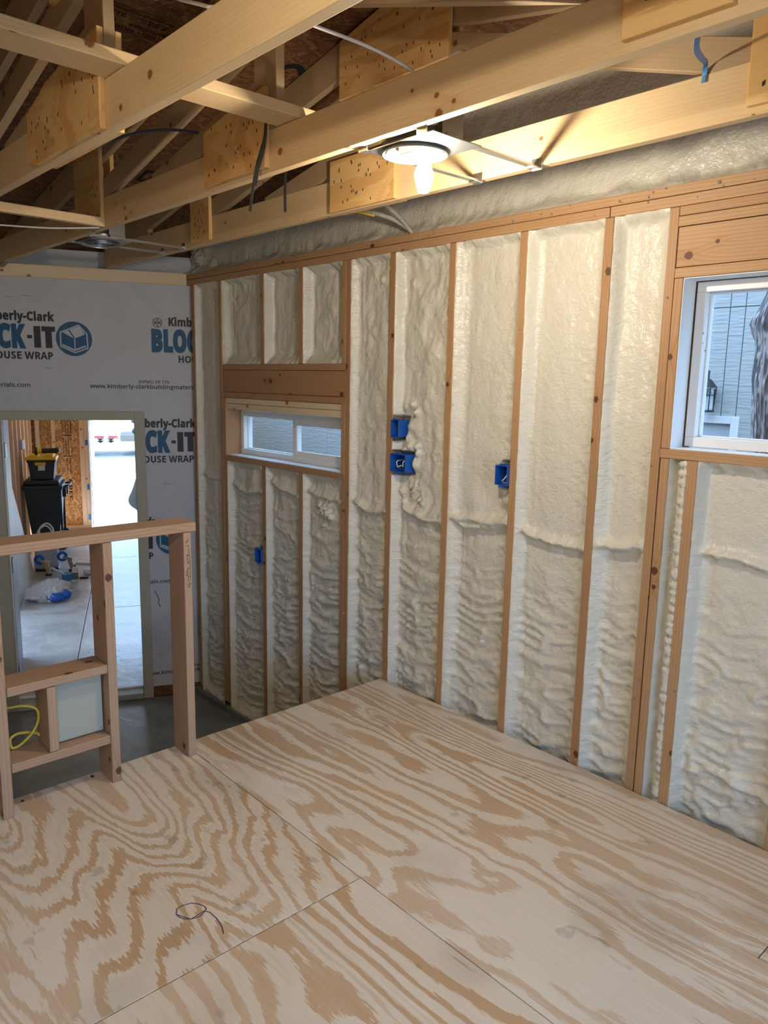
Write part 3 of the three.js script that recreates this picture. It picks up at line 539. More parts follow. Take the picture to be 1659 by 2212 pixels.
// ================================================================== THE PLATFORM AND HALF WALL
const plat = thing('plywood_platform', 'raised platform decked with pale wavy grained plywood sheets', 'platform', [3.2, -0.78, 1.8]);
{
  const PALE = [240, 232, 220], TAN = [207, 174, 138];
  const mk = (tex) => std({ map: tex, color: rgb(0.87, 0.87, 0.87), roughness: 0.29 });
  const up = (g, x0, z0, Lx, Lz) => { const p = g.attributes.position, n = g.attributes.position.count, uv = new Float32Array(n * 2); for (let i = 0; i < n; i++) { uv[2 * i] = (p.getX(i) - x0) / Lx; uv[2 * i + 1] = (p.getZ(i) - z0) / Lz; } g.setAttribute('uv', new THREE.BufferAttribute(uv, 2)); return g; };
  const flat = (pts, x0, z0, Lx, Lz) => up(extrude(pts.map(([x, z]) => [x, -z]), 0.018, 0.0012).rotateX(-Math.PI / 2).translate(0, -0.018, 0), x0, z0, Lx, Lz);
  const rect = (a, b, c, d) => [[a, d], [b, d], [b, c], [a, c]];
  const nine = [[2.304, 1.734], [2.283, 1.722], [2.279, 1.705], [2.288, 1.674], [2.306, 1.66], [2.324, 1.652], [2.340, 1.652], [2.352, 1.668], [2.358, 1.686], [2.352, 1.71], [2.338, 1.725], [2.32, 1.733], [2.304, 1.734]];
  const ink = [...nine.map(([x, z]) => [x, z]), ...[[2.352, 1.71], [2.345, 1.662], [2.362, 1.652], [2.40, 1.650], [2.44, 1.656], [2.468, 1.667]]].map(([x, z]) => [x - 1.31, z - 1.196]);
  const tA = plyTex(101, 2048, 1024, 2.44, 1.22, PALE, TAN, 1.0, null, 2.0), tB = plyTex(202, 1280, 1280, 1.224, 1.224, PALE, TAN, 1.05, ink, 2.7, 0.15), tC = plyTex(303, 2048, 1024, 2.44, 1.22, PALE, TAN, 1.15, null, 1.6);
  const mA = mk(tA), mB = mk(tB), mC = mk(tC), e = 0.0015;
  // the sheet along the foamed wall, sawn out at one corner; the cut runs on a little past the corner
  part(plat, 'plywood_sheet', flat([[1.31, 0.008], [1.31, 1.1925], [3.75, 1.1925], [3.75, 0.560], [3.446, 0.5585], [3.552, 0.5565], [3.552, 0.008]], 1.31, 0, 2.44, 1.22), mA);
  part(plat, 'plywood_sheet', flat(rect(3.555, 5.2, 0.008, 0.5565), 3.0, 0.3, 2.44, 1.22), mC);
  part(plat, 'plywood_sheet', flat(rect(3.752, 5.2, 0.5595, 1.1925), 3.2, 0.1, 2.44, 1.22), mA);
  part(plat, 'plywood_sheet', flat(rect(1.31, 2.5345, 1.1955, 2.415), 1.31, 1.196, 1.224, 1.224), mB);
  part(plat, 'plywood_sheet', flat(rect(2.5375, 4.98, 1.1955, 2.415), 2.5375, 1.196, 2.44, 1.22), mC);
  part(plat, 'plywood_sheet', flat(rect(1.31, 5.2, 2.418, 3.6), 1.31, 2.418, 2.44, 1.22), mA);
  for (const [x, z, r] of [[1.335, 1.612, 0.011], [1.345, 1.885, 0.008]]) part(plat, 'knot_hole', new THREE.CylinderGeometry(r, r, 0.0012, 16).scale(1, 1, 0.7).translate(x, 0.0006, z), M.dark);
  part(plat, 'rim_joist', box(1.312, 1.35, -0.158, -0.0185, 0.012, 3.6), M.stud2);
  for (let x = 1.75; x < 5.2; x += 0.406) part(plat, 'joist', box(x, x + 0.038, -0.158, -0.0185, 0.012, 3.6), M.stud2);
  for (const [x, z] of [[1.33, 0.04], [1.33, 1.8], [1.33, 3.54], [3.4, 0.04], [3.4, 1.8], [3.4, 3.54], [5.16, 0.04], [5.16, 3.54]]) part(plat, 'post', box(x, x + 0.089, -0.78, -0.159, z, z + 0.04), M.stud2);
}
const pony = thing('half_wall', 'low pinkish stud frame standing along the platform edge', 'half wall', [1.375, 0, 1.9]);
{
  const P = (n, a, b, c, d, e, f) => part(pony, n, box(a, b, c, d, e, f, 0.0045), M.pony);
  P('top_plate', 1.303, 1.447, 0.988, 1.026, 1.178, 2.75);
  const post = P('stud', 1.306, 1.444, 0.0, 0.987, 1.199, 1.235); P('stud', 1.306, 1.444, 0.0, 0.987, 1.533, 1.570); P('stud', 1.306, 1.444, 0.0, 0.987, 1.941, 1.979); P('stud', 1.306, 1.444, 0.0, 0.987, 2.40, 2.438);
  P('rail', 1.306, 1.444, 0.467, 0.502, 1.571, 1.940); P('rail', 1.306, 1.444, 0.172, 0.208, 1.571, 1.940); P('blocking', 1.306, 1.444, 0.209, 0.466, 1.768, 1.803);
  const tex = canvasTex(64, 512, (g) => { g.clearRect(0, 0, 64, 512); g.strokeStyle = '#241a1c'; g.lineWidth = 3.2; g.lineCap = 'round';
    for (const p of [[[40, 20], [34, 50], [20, 44], [26, 60], [12, 66]], [[14, 92], [36, 86], [44, 150], [50, 240], [48, 330], [52, 400]], [[20, 170], [34, 168], [34, 182], [20, 184], [20, 170]], [[18, 205], [30, 200], [30, 212], [18, 214]], [[22, 240], [36, 228], [26, 250], [46, 246]], [[24, 284], [24, 350], [20, 372]], [[24, 300], [48, 290]], [[10, 312], [26, 332], [8, 352], [30, 356]], [[30, 372], [42, 362], [26, 392], [38, 410], [30, 420]], [[36, 430], [52, 436], [22, 442], [28, 470]], [[44, 438], [40, 470]]]) { g.beginPath(); p.forEach(([a, b], i) => (i ? g.lineTo(a, b) : g.moveTo(a, b))); g.stroke(); } });
  const [g, m] = plate(0.030, 0.24, tex, { cut: true });
  part(post, 'pencil_note', g.rotateY(Math.PI / 2).translate(1.4448, 0.853, 1.217), m);
}
{
  const b = thing('breaker_panel', 'grey metal panel box framed into the half wall', 'panel box', [1.34, 0.2095, 1.665]);
  part(b, 'enclosure', merge(box(1.29, 1.292, 0.212, 0.45, 1.578, 1.762, 0.001), box(1.29, 1.38, 0.2095, 0.212, 1.576, 1.764, 0.001), box(1.29, 1.38, 0.45, 0.452, 1.576, 1.764, 0.001), box(1.29, 1.38, 0.212, 0.45, 1.5745, 1.5765, 0.001), box(1.29, 1.38, 0.212, 0.45, 1.7635, 1.7655, 0.001)), M.grey);
  const d = part(b, 'panel_door', box(1.38, 1.391, 0.216, 0.448, 1.578, 1.757, 0.003), M.grey);
  part(d, 'latch_tab', box(1.391, 1.394, 0.224, 0.232, 1.583, 1.590, 0.001), M.steel);
  const c = solo('yellow_cable', 'yellow electrical cable looped inside the half wall', 'cable', [1.33, 0.215, 1.86], tube([[1.33, 0.385, 1.936], [1.335, 0.383, 1.905], [1.34, 0.378, 1.855], [1.342, 0.352, 1.812], [1.342, 0.305, 1.809], [1.342, 0.262, 1.833], [1.335, 0.222, 1.880], [1.33, 0.216, 1.897], [1.328, 0.219, 1.905], [1.328, 0.255, 1.908], [1.328, 0.267, 1.888], [1.326, 0.262, 1.846], [1.328, 0.246, 1.808], [1.33, 0.238, 1.804]], 0.0052, 120, 8), M.cableY);
}

// ================================================================== TRUSSES
const TZ = [1.692, 1.098, 0.52, 2.286, 2.88];
const TL = ['nearest roof truss, its bottom chord brightly lit, crossing the top left corner', 'middle roof truss spanning the room just in front of the glowing bulb', 'farthest roof truss carrying the bright bulb bars, next to the foam', 'roof truss hidden overhead in front of the camera', 'roof truss hidden overhead behind the camera'];
function staples(x0, x1, y0, y1, z, n, sd, r = 0.0036) {
  const a = []; for (let k = 0; k < n; k++) { const g = new THREE.BoxGeometry(r, 3.2 * r, 0.0014); a.push(g.rotateZ((hash(k, 3, sd) - 0.5) * 0.5).translate(x0 + 0.03 + (x1 - x0 - 0.06) * hash(k, 1, sd), y0 + 0.02 + (y1 - y0 - 0.04) * hash(k, 2, sd), z + 0.0004)); }
  return merge(...a);
}
function truss(k) {
  const zf = TZ[k], zb = zf - 0.036, zc = (zf + zb) / 2, xL = [-1.56, -1.33, -0.945, -1.75, -2.0][k];
  const t = thing('roof_truss', TL[k], 'roof truss', [1.9, 2.323, zc], 'timber roof trusses overhead');
  const B = (n, g, m = M.truss) => part(t, n, g, m);
  B('bottom_chord', box(xL, 5.3, 2.3235, 2.463, zb, zf, 0.004));
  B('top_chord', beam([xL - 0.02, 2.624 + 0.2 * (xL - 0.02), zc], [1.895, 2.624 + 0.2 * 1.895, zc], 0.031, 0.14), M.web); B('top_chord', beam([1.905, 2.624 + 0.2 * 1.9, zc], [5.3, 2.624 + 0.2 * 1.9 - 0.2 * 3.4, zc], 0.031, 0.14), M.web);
  const wl = (x) => 2.44 + 0.225 * (x - 0.42);
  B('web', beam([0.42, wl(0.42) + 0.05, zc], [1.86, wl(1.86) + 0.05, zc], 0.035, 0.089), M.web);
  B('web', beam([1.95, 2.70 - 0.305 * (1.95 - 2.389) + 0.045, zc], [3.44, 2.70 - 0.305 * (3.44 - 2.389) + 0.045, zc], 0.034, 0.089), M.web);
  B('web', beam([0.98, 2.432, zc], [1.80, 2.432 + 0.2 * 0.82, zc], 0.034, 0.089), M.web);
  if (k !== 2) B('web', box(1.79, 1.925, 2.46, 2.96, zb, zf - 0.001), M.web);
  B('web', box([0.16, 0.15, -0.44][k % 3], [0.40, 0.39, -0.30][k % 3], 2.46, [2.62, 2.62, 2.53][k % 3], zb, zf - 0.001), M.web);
  const G = (x0, x1, y0, y1, pts, n = 26, sd = 1) => {
    const o = pts ?? [[x0, y0], [x1, y0], [x1, y1], [x0, y1]];
    for (const [z, th] of [[zf, 0.019], [zb - 0.019, 0.019]]) {
      const e = uvBox(extrude(o, th, 0.0015), 0); e.translate(0, 0, z + 0.0003 * (z === zf ? 1 : -1));
      const gp = part(t, 'gusset_plate', e, M.gusset);
      if (z === zf) part(gp, 'staples', staples(x0, x1, y0, y1, zf + 0.0193, n, sd + k * 7), M.dark, null, 'stuff');
    }
  };
  if (k === 0) G(1.30, 1.925, 2.327, 2.60, [[1.30, 2.345], [1.36, 2.327], [1.925, 2.327], [1.925, 2.60], [1.5, 2.56], [1.30, 2.5]], 34, 1);
  if (k === 1) G(1.46, 1.885, 2.338, 2.60, [[1.46, 2.338], [1.885, 2.338], [1.885, 2.60], [1.62, 2.565], [1.46, 2.535]], 28, 2);
  if (k === 2) G(1.508, 1.917, 2.327, 2.535, null, 26, 3);
  G(0.268, 0.47, 2.34, 2.56, k === 1 ? [[0.13, 2.345], [0.46, 2.345], [0.46, 2.72], [0.14, 2.74]] : null, 16, 4);
  G(1.567, 2.19, 2.765, 3.04, [[1.567, 2.765], [2.19, 2.765], [2.19, 2.99], [1.9, 3.06], [1.567, 2.99]], 34, 5);
  const gx = [3.26, 3.258, 3.28][k % 3]; G(gx, gx + 0.24, 2.345, 2.56, null, 12, 6);
  return t;
}
for (let k = 0; k < 5; k++) truss(k);
// boards laid across the trusses
const brace = thing('brace_board', 'long pale board laid over the chords behind the black strap', 'brace board', [1.99, 2.464, 1.7]);
part(brace, 'board', box(1.925, 2.06, 2.4645, 2.500, 1.0, 3.4, 0.004), M.truss);
part(brace, 'block', box(1.925, 1.964, 2.5005, 2.538, 1.75, 3.4, 0.004), M.truss);
solo('nailer_board', 'short orange edged board butting the middle truss at lower left', 'board', [0.47, 2.3245, 1.36], box(0.43, 0.468, 2.3245, 2.3665, 1.10, 1.655, 0.004), M.truss);

// ================================================================== RECESSED LIGHT KITS
const LBL = canvasTex(128, 128, (g) => { g.fillStyle = '#f4f4f2'; g.fillRect(0, 0, 128, 128); g.fillStyle = '#222'; for (let x = 34; x < 92; x += 5) g.fillRect(x, 30, (x * 7) % 4 + 1, 34); for (const y of [78, 88, 98, 108]) g.fillRect(22, y, 60, 3); });
const GRN = canvasTex(256, 160, (g) => { g.fillStyle = '#2fae6a'; g.fillRect(0, 0, 256, 160); g.fillStyle = '#f2fff6'; g.font = 'bold 64px sans-serif'; g.fillText('-LOC', 84, 66); g.fillRect(12, 78, 232, 6); for (const y of [98, 112, 126]) g.fillRect(40, y, 170, 5); });
function lightKit(label, cx, cz, z0, z1, dx, y, lit) {
  const t = thing('recessed_light', label, 'recessed light', [cx, y, cz], 'recessed light kits hung between trusses');
  // pan with a round hole, collar ring below, wiring box above
  const hole = Array.from({ length: 36 }, (_, i) => [cx + 0.088 * Math.cos(-i * Math.PI / 18), -cz + 0.088 * Math.sin(-i * Math.PI / 18)]);
  part(t, 'mounting_pan', extrude([[cx - 0.108, -cz - 0.104], [cx + 0.18, -cz - 0.104], [cx + 0.18, -cz + 0.104], [cx - 0.108, -cz + 0.104]], 0.003, 0, [hole]).rotateX(-Math.PI / 2).translate(0, y + 0.012, 0), M.steelD);
  part(t, 'collar', lathe([[0.100, 0.0], [0.1025, 0.001], [0.1025, 0.004], [0.092, 0.006], [0.0895, 0.012], [0.0895, 0.05]], cx, y, cz, 48), lit ? std({ color: rgb(0.16, 0.155, 0.14), roughness: 0.5 }) : M.steel);  // beside a lit bulb the collar is coloured dark to hold down its glare
  if (lit) {
    part(t, 'inner_can', lathe([[0.0, 0.075], [0.07, 0.073], [0.087, 0.062], [0.0885, 0.004]], cx, y, cz, 48), std({ color: rgb(0.13, 0.125, 0.11), roughness: 0.6 }));  // pale can coloured dark so the close bulb does not burn it out
    part(t, 'sticker', new THREE.PlaneGeometry(0.062, 0.036).rotateX(0).rotateY(0.75).translate(cx - 0.058, y + 0.036, cz - 0.052), std({ map: GRN, roughness: 0.6, side: THREE.DoubleSide }));
  } else part(t, 'inner_can', lathe([[0.0, 0.12], [0.086, 0.12], [0.088, 0.01]], cx, y, cz, 40), M.steelD);
  const bx = part(t, 'wiring_box', box(cx - 0.075, cx + 0.115, y + 0.016, y + 0.145, cz - 0.09, cz + 0.0, 0.002), M.steelD);
  const lb = new THREE.PlaneGeometry(0.045, 0.05).translate(cx + 0.075, y + 0.095, cz + 0.0012); part(bx, 'paper_label', lb, std({ map: LBL, roughness: 0.8 }));
  for (const s of dx) {
    const bar = part(t, 'hanger_bar', merge(box(s - 0.012, s + 0.012, y + 0.018, y + 0.021, z0 + 0.004, z1 - 0.004, 0.001), box(s - 0.012, s - 0.009, y + 0.018, y + 0.030, z0 + 0.004, z1 - 0.004, 0.001), box(s - 0.008, s + 0.008, y + 0.022, y + 0.027, z0 + 0.004, (z0 + z1) / 2 + 0.06, 0.001)), M.steel);
    for (const zz of [z0, z1]) part(bar, 'bar_bracket', merge(box(s - 0.016, s + 0.026, y + 0.010, y + 0.048, zz === z0 ? zz : zz - 0.004, zz === z0 ? zz + 0.004 : zz, 0.001), box(s - 0.016, s + 0.02, y + 0.014, y + 0.018, zz === z0 ? zz + 0.003 : zz - 0.03, zz === z0 ? zz + 0.03 : zz - 0.003, 0.001)), M.steel);
    part(bar, 'bar_clip', box(s - 0.016, s + 0.016, y + 0.014, y + 0.033, cz - 0.02, cz + 0.02, 0.002), M.steelD);
  }
  if (lit) {
    const bxp = cx + lit.dx, bz = cz + lit.dz, by = y - 0.005;
    part(t, 'socket', merge(cyl(0.019, 0.045, bxp, by, bz, 24), cyl(0.024, 0.012, bxp, by + 0.035, bz, 24)), M.white);
    const prof = [[0.0, -0.103], [0.014, -0.1025], [0.018, -0.0995], [0.022, -0.088], [0.0285, -0.062], [0.0305, -0.050], [0.029, -0.042], [0.021, -0.022], [0.015, -0.010], [0.0135, 0.0], [0.0135, 0.01]];
    const bulb = part(t, 'light_bulb', lathe(prof, bxp, by, bz, 32), std({ color: 0xffffff, emissive: new THREE.Color(1, 0.86, 0.62), emissiveIntensity: 2.2, roughness: 0.5 }));
    const pl = new THREE.PointLight(BULB, lit.cd, 0, 2); pl.position.set(bxp, by - 0.082 + H, bz); pl.castShadow = true; pl.shadow.radius = 1.5; scene.add(pl);
  }
  return t;
}
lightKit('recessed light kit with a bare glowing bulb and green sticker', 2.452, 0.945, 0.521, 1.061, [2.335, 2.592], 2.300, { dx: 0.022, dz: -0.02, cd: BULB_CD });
lightKit('unlit recessed light kit with empty steel collar at far left', -0.01, 0.93, 0.521, 1.061, [-0.105, 0.15], 2.312, null);
lightKit('recessed light kit with a lit bulb behind the camera', 3.45, 2.55, 2.288, 2.844, [3.34, 3.6], 2.300, { dx: 0.02, dz: 0, cd: BULB2_CD });

// ================================================================== CABLES AND STRAPS OVERHEAD
solo('black_strap', 'long black strap tail hanging from the middle truss', 'strap', [1.84, 2.21, 1.12], merge(ribbon([[1.905, 2.5, 1.124], [1.897, 2.43, 1.126], [1.87, 2.38, 1.128], [1.845, 2.34, 1.127], [1.815, 2.27, 1.124], [1.79, 2.205, 1.12]], 0.010, 0.003, [1, 0, -0.6]), ribbon([[1.915, 2.49, 1.130], [1.905, 2.40, 1.132], [1.868, 2.33, 1.134], [1.845, 2.28, 1.13]], 0.008, 0.003, [1, 0, -0.6])), M.black);
solo('strap_tail', 'shorter speckled black strap tail hanging right of the longer one', 'strap', [1.55, 2.285, 0.8], ribbon([[1.556, 2.50, 0.80], [1.553, 2.43, 0.80], [1.551, 2.37, 0.802], [1.549, 2.286, 0.80]], 0.011, 0.003, [1, 0, -0.6]), M.black);
solo('blue_strap', 'flat blue strap stretched between the two right truss chords', 'strap', [3.25, 2.38, 0.75], ribbon([[3.40, 2.335, 1.055], [3.37, 2.335, 1.0], [3.27, 2.40, 0.78], [3.175, 2.47, 0.57], [3.157, 2.476, 0.535], [3.150, 2.462, 0.5225], [3.148, 2.44, 0.5215]], 0.014, 0.0015, [1, 0.5, 0.3]), M.strapB);
solo('white_cable', 'white cable slung between the two nearest trusses', 'cable', [2.5, 2.47, 1.4], tube([[2.50, 2.474, 1.68], [2.51, 2.50, 1.6], [2.52, 2.515, 1.5], [2.53, 2.512, 1.38], [2.545, 2.505, 1.2], [2.55, 2.486, 1.06], [2.55, 2.46, 0.99]], 0.0048, 60, 8), M.cableW);
solo('cable_loop', 'small white cable loop peeking over the middle chord', 'cable', [2.6, 2.46, 0.95], tube([[2.555, 2.46, 0.95], [2.57, 2.515, 0.95], [2.595, 2.54, 0.95], [2.63, 2.545, 0.95], [2.67, 2.52, 0.95], [2.68, 2.46, 0.95]], 0.0048, 40, 8), M.cableW);
solo('wire_run', 'short white wire crossing behind the nearest truss at the top edge', 'cable', [2.05, 2.66, 1.66], tube([[1.98, 2.70, 1.555], [2.094, 2.665, 1.56], [2.168, 2.632, 1.56], [2.244, 2.6, 1.56], [2.321, 2.565, 1.56], [2.40, 2.52, 1.565]], 0.005, 40, 8), M.cableW);
solo('blue_cable', 'dark blue cable arching below the nearest truss', 'cable', [1.2, 2.55, 1.2], tube([[0.95, 2.47, 1.45], [1.04, 2.555, 1.30], [1.12, 2.575, 1.25], [1.21, 2.58, 1.2], [1.32, 2.57, 1.15], [1.42, 2.545, 1.118]], 0.0055, 50, 8), M.cableB);
{
  const t = thing('foamed_cable', 'cable bundle crusted with foam dropping into the plates', 'cable', [1.4, 2.33, 0.1]);
  part(t, 'cable_strand', tube([[1.25, 2.44, 0.32], [1.33, 2.42, 0.2], [1.41, 2.385, 0.08], [1.44, 2.35, 0.01], [1.45, 2.328, -0.02]], 0.011, 40, 8), M.foam); part(t, 'cable_strand', tube([[1.52, 2.43, 0.3], [1.50, 2.405, 0.18], [1.47, 2.37, 0.07], [1.455, 2.328, -0.01]], 0.010, 40, 8), M.foam);
  part(t, 'bare_wire', tube([[1.16, 2.43, 0.36], [1.22, 2.425, 0.30], [1.30, 2.412, 0.235], [1.36, 2.395, 0.15]], 0.0055, 30, 8), M.yellow, 'yellow bare cable end');
}
solo('hanging_wire', 'thin pale wire sagging under the short board at far left', 'cable', [0.2, 2.31, 1.35], tube([[0.05, 2.325, 1.62], [0.15, 2.318, 1.5], [0.3, 2.312, 1.3], [0.42, 2.325, 1.11]], 0.004, 40, 6), M.cableW);

// ================================================================== ELECTRICAL BOXES IN THE FOAM WALL
function eBox(label, x0, x1, y0, y1, wires) {
  const t = thing('electrical_box', label, 'electrical box', [(x0 + x1) / 2, y0, -0.02], 'blue boxes in the foamed wall'), zf = 0.012, zb = -0.066, w = 0.0035;
  part(t, 'box_shell', merge(box(x0, x1, y0, y0 + w, zb, zf, 0.001), box(x0, x1, y1 - w, y1, zb, zf, 0.001), box(x0, x0 + w, y0 + w, y1 - w, zb, zf, 0.001), box(x1 - w, x1, y0 + w, y1 - w, zb, zf, 0.001), box(x0 + w, x1 - w, y0 + w, y1 - w, zb, zb + 0.003, 0), box((x0 + x1) / 2 - 0.012, (x0 + x1) / 2 + 0.012, y1, y1 + 0.008, -0.004, zf, 0.001), box((x0 + x1) / 2 - 0.012, (x0 + x1) / 2 + 0.012, y0 - 0.008, y0, -0.004, zf, 0.001)), M.blueBox);
  for (const [pts, m] of wires) part(t, 'wire', tube(pts, 0.003, 24, 6), m);
  return t;
}
eBox('narrow blue box above the wider one on the same stud', 1.3545, 1.412, 1.330, 1.420, [[[[1.385, 1.40, -0.06], [1.39, 1.385, -0.02], [1.395, 1.37, -0.03]], M.cableY]]);
eBox('wide two gang blue box with white wires inside', 1.3545, 1.468, 1.154, 1.246, [[[[1.385, 1.21, -0.06], [1.385, 1.205, -0.01], [1.387, 1.175, -0.012]], M.cableW], [[[1.43, 1.215, -0.06], [1.432, 1.205, -0.01], [1.428, 1.18, -0.012]], M.cableW], [[[1.38, 1.165, -0.04], [1.40, 1.18, -0.005], [1.41, 1.185, -0.02]], M.cableW]]);
eBox('blue box hugging the left face of a stud by the swirl of foam', 2.056, 2.1265, 1.162, 1.252, [[[[2.11, 1.24, -0.05], [2.113, 1.21, -0.005], [2.10, 1.19, 0], [2.085, 1.18, -0.005], [2.09, 1.17, -0.02], [2.11, 1.175, -0.01]], M.cableW]]);
eBox('small blue box low under the small window', 0.054, 0.1295, 0.421, 0.512, [[[[0.09, 0.5, -0.05], [0.10, 0.47, -0.01], [0.105, 0.44, -0.02]], M.cableW]]);

// ================================================================== THINGS IN THE GARAGE
const FY = -0.727;
{ // wheeled bin
  const t = thing('wheeled_bin', 'tall black wheeled bin with a rimmed lid in the garage', 'bin', wp(1.56, FY, 5.4));
  const frus = (s0, s1, w0, w1, t0, t1, u0, u1, y0, y1) => { const p = [[s0, y0, w0], [s1, y0, w0], [s1, y0, w1], [s0, y0, w1], [t0, y1, u0], [t1, y1, u0], [t1, y1, u1], [t0, y1, u1]], g = new THREE.BufferGeometry(); g.setAttribute('position', new THREE.Float32BufferAttribute(p.flat(), 3)); g.setIndex([0, 1, 2, 0, 2, 3, 4, 6, 5, 4, 7, 6, 0, 5, 1, 0, 4, 5, 1, 6, 2, 1, 5, 6, 2, 7, 3, 2, 6, 7, 3, 4, 0, 3, 7, 4]); const f = g.toNonIndexed(); f.computeVertexNormals(); f.setAttribute('uv', new THREE.Float32BufferAttribute(new Float32Array(72), 2)); return gw(f); };
  part(t, 'bin_body', frus(1.40, 1.72, 5.26, 5.68, 1.345, 1.80, 5.20, 5.78, FY + 0.02, 0.10), M.bin);
  part(t, 'bin_rim', gw(box(1.325, 1.83, 0.10, 0.155, 5.17, 5.80, 0.014)), M.bin);
  part(t, 'bin_lid', gw(box(1.36, 1.80, 0.152, 0.222, 5.19, 5.78, 0.03)), M.bin);
  part(t, 'handle_bar', merge(W(tube([[1.325, 0.12, 5.26], [1.262, 0.14, 5.28], [1.255, 0.14, 5.6], [1.325, 0.12, 5.7]], 0.014, 40, 8)), gw(box(1.29, 1.34, -0.02, 0.10, 5.30, 5.34, 0.004)), gw(box(1.29, 1.34, -0.02, 0.10, 5.6, 5.64, 0.004))), M.bin);
  for (const w of [5.24, 5.70]) part(t, 'side_ridge', gw(box(1.345, 1.375, FY + 0.1, 0.02, w, w + 0.02, 0.004)), M.bin);
  for (const w of [5.24, 5.70]) part(t, 'wheel', merge(W(new THREE.CylinderGeometry(0.105, 0.105, 0.05, 28).rotateX(Math.PI / 2).translate(1.37, FY + 0.105, w)), W(new THREE.CylinderGeometry(0.045, 0.045, 0.06, 20).rotateX(Math.PI / 2).translate(1.37, FY + 0.105, w))), M.bin);
}
{ // tool box on the bin
  const t = thing('tool_box', 'black tool box with a yellow lid on top of the bin', 'tool box', wp(1.58, 0.223, 5.4));
  const y0 = 0.223, prof = [[-0.138, 0], [0.138, 0], [0.168, 0.24], [-0.168, 0.24]];
  part(t, 'box_body', gw(extrude(prof, 0.30, 0.008).translate(1.575, y0, 5.27)), M.bin);
  part(t, 'box_rim', gw(box(1.395, 1.755, y0 + 0.235, y0 + 0.265, 5.24, 5.60, 0.008)), M.bin);
  const lid = part(t, 'box_lid', merge(gw(box(1.39, 1.78, y0 + 0.265, y0 + 0.30, 5.23, 5.61, 0.010)), gw(box(1.43, 1.53, y0 + 0.298, y0 + 0.325, 5.27, 5.57, 0.008)), gw(box(1.62, 1.73, y0 + 0.298, y0 + 0.325, 5.27, 5.57, 0.008))), M.yellow);
  part(lid, 'latch', gw(box(1.52, 1.655, y0 + 0.195, y0 + 0.25, 5.245, 5.262, 0.005)), M.yellow);
  part(t, 'paper_label', gw(box(1.534, 1.618, y0 + 0.125, y0 + 0.195, 5.262, 5.269, 0.001)), M.white);
  for (const w of [5.36, 5.44, 5.52]) part(t, 'side_rib', W(beam([1.442, y0 + 0.03, w], [1.417, y0 + 0.22, w], 0.018, 0.02, [1, 0, 0])), M.bin);
}
{
  const t = thing('flashlight', 'black and yellow hand flashlight lying on the tool box lid', 'flashlight', wp(1.52, 0.55, 5.38));
  const rot = new THREE.Matrix4().makeRotationZ(Math.PI / 2), lay = (g) => gw(g.applyMatrix4(rot).rotateY(0.12).translate(1.5, 0.601, 5.38));
  part(t, 'barrel', lay(new THREE.CylinderGeometry(0.036, 0.032, 0.2, 20)), M.black);
  part(t, 'head', lay(new THREE.CylinderGeometry(0.042, 0.047, 0.06, 24).translate(0, -0.105, 0)), M.yellow);
  part(t, 'lens_ring', lay(new THREE.CylinderGeometry(0.050, 0.050, 0.03, 24).translate(0, -0.145, 0)), M.black);
  part(t, 'tail_ring', lay(new THREE.SphereGeometry(0.043, 20, 14).translate(0, 0.11, 0)), M.black);
}
{
  const t = thing('leaning_board', 'large pale panel leaning on the garage studs', 'panel', wp(1.6, FY, 3.1));
  part(t, 'panel_sheet', W(new THREE.BoxGeometry(0.014, 1.18, 1.46).rotateZ(-0.17).translate(1.668, FY + 0.588, 3.09)), std({ color: rgb(0.62, 0.63, 0.64), roughness: 0.55, bumpMap: foamBump, bumpScale: 0.002 }));
}
{ // soft bag
  const t = thing('tool_bag', 'soft grey canvas bag with looped handles in front of the bin', 'bag', wp(1.44, FY, 4.12));
  const g = new RoundedBoxGeometry(0.27, 0.38, 0.30, 8, 0.07), p = g.attributes.position;
  for (let i = 0; i < p.count; i++) { const x = p.getX(i), y = p.getY(i), z = p.getZ(i), k = 1 + 0.07 * vn(x * 14, y * 16, 5) - 0.15 * sm(0, 0.19, y); p.setXYZ(i, x * k, y, z * k + 0.014 * vn(x * 24, y * 20, 6)); }
  g.computeVertexNormals(); g.clearGroups();
  part(t, 'bag_body', gw(g.translate(1.44, FY + 0.19, 4.14)), M.canvas);
  part(t, 'bag_base', gw(box(1.31, 1.575, FY, FY + 0.035, 4.0, 4.28, 0.012)), M.black);
  for (const w of [4.06, 4.22]) part(t, 'handle', W(tube([[1.53, FY + 0.36, w], [1.52, FY + 0.49, w], [1.44, FY + 0.55, w - 0.01], [1.38, FY + 0.49, w], [1.37, FY + 0.36, w]], 0.009, 30, 8)), M.vinyl);
  part(t, 'side_pocket', W(new THREE.SphereGeometry(0.06, 20, 14).scale(0.7, 1, 0.9).translate(1.29, FY + 0.30, 4.14)), M.black);
}
function tapeGun(label, s, w, turn, col) {
  const t = thing('tape_gun', label, 'tape gun', wp(s, FY, w), 'tape guns on the garage floor'), q = (g) => gw(g.rotateY(turn).translate(s, FY, w));
  part(t, 'tape_wheel', q(new THREE.TorusGeometry(0.045, 0.018, 12, 30).scale(1, 1, 1.3).translate(0.06, 0.19, 0)), M.blue);
  part(t, 'gun_frame', q(merge(new RoundedBoxGeometry(0.10, 0.035, 0.055, 2, 0.01).rotateZ(0.35).translate(0.0, 0.165, 0), new RoundedBoxGeometry(0.045, 0.15, 0.045, 2, 0.012).rotateZ(-0.25).translate(-0.03, 0.085, 0))), col);
  part(t, 'hand_grip', q(merge(new RoundedBoxGeometry(0.075, 0.02, 0.05, 2, 0.006).translate(-0.04, 0.0105, 0))), M.dark);
}
tapeGun('tan tape gun standing left with its blue roll raised', 1.44, 3.80, -0.2, std({ color: rgb(0.50, 0.36, 0.20), roughness: 0.5 }));
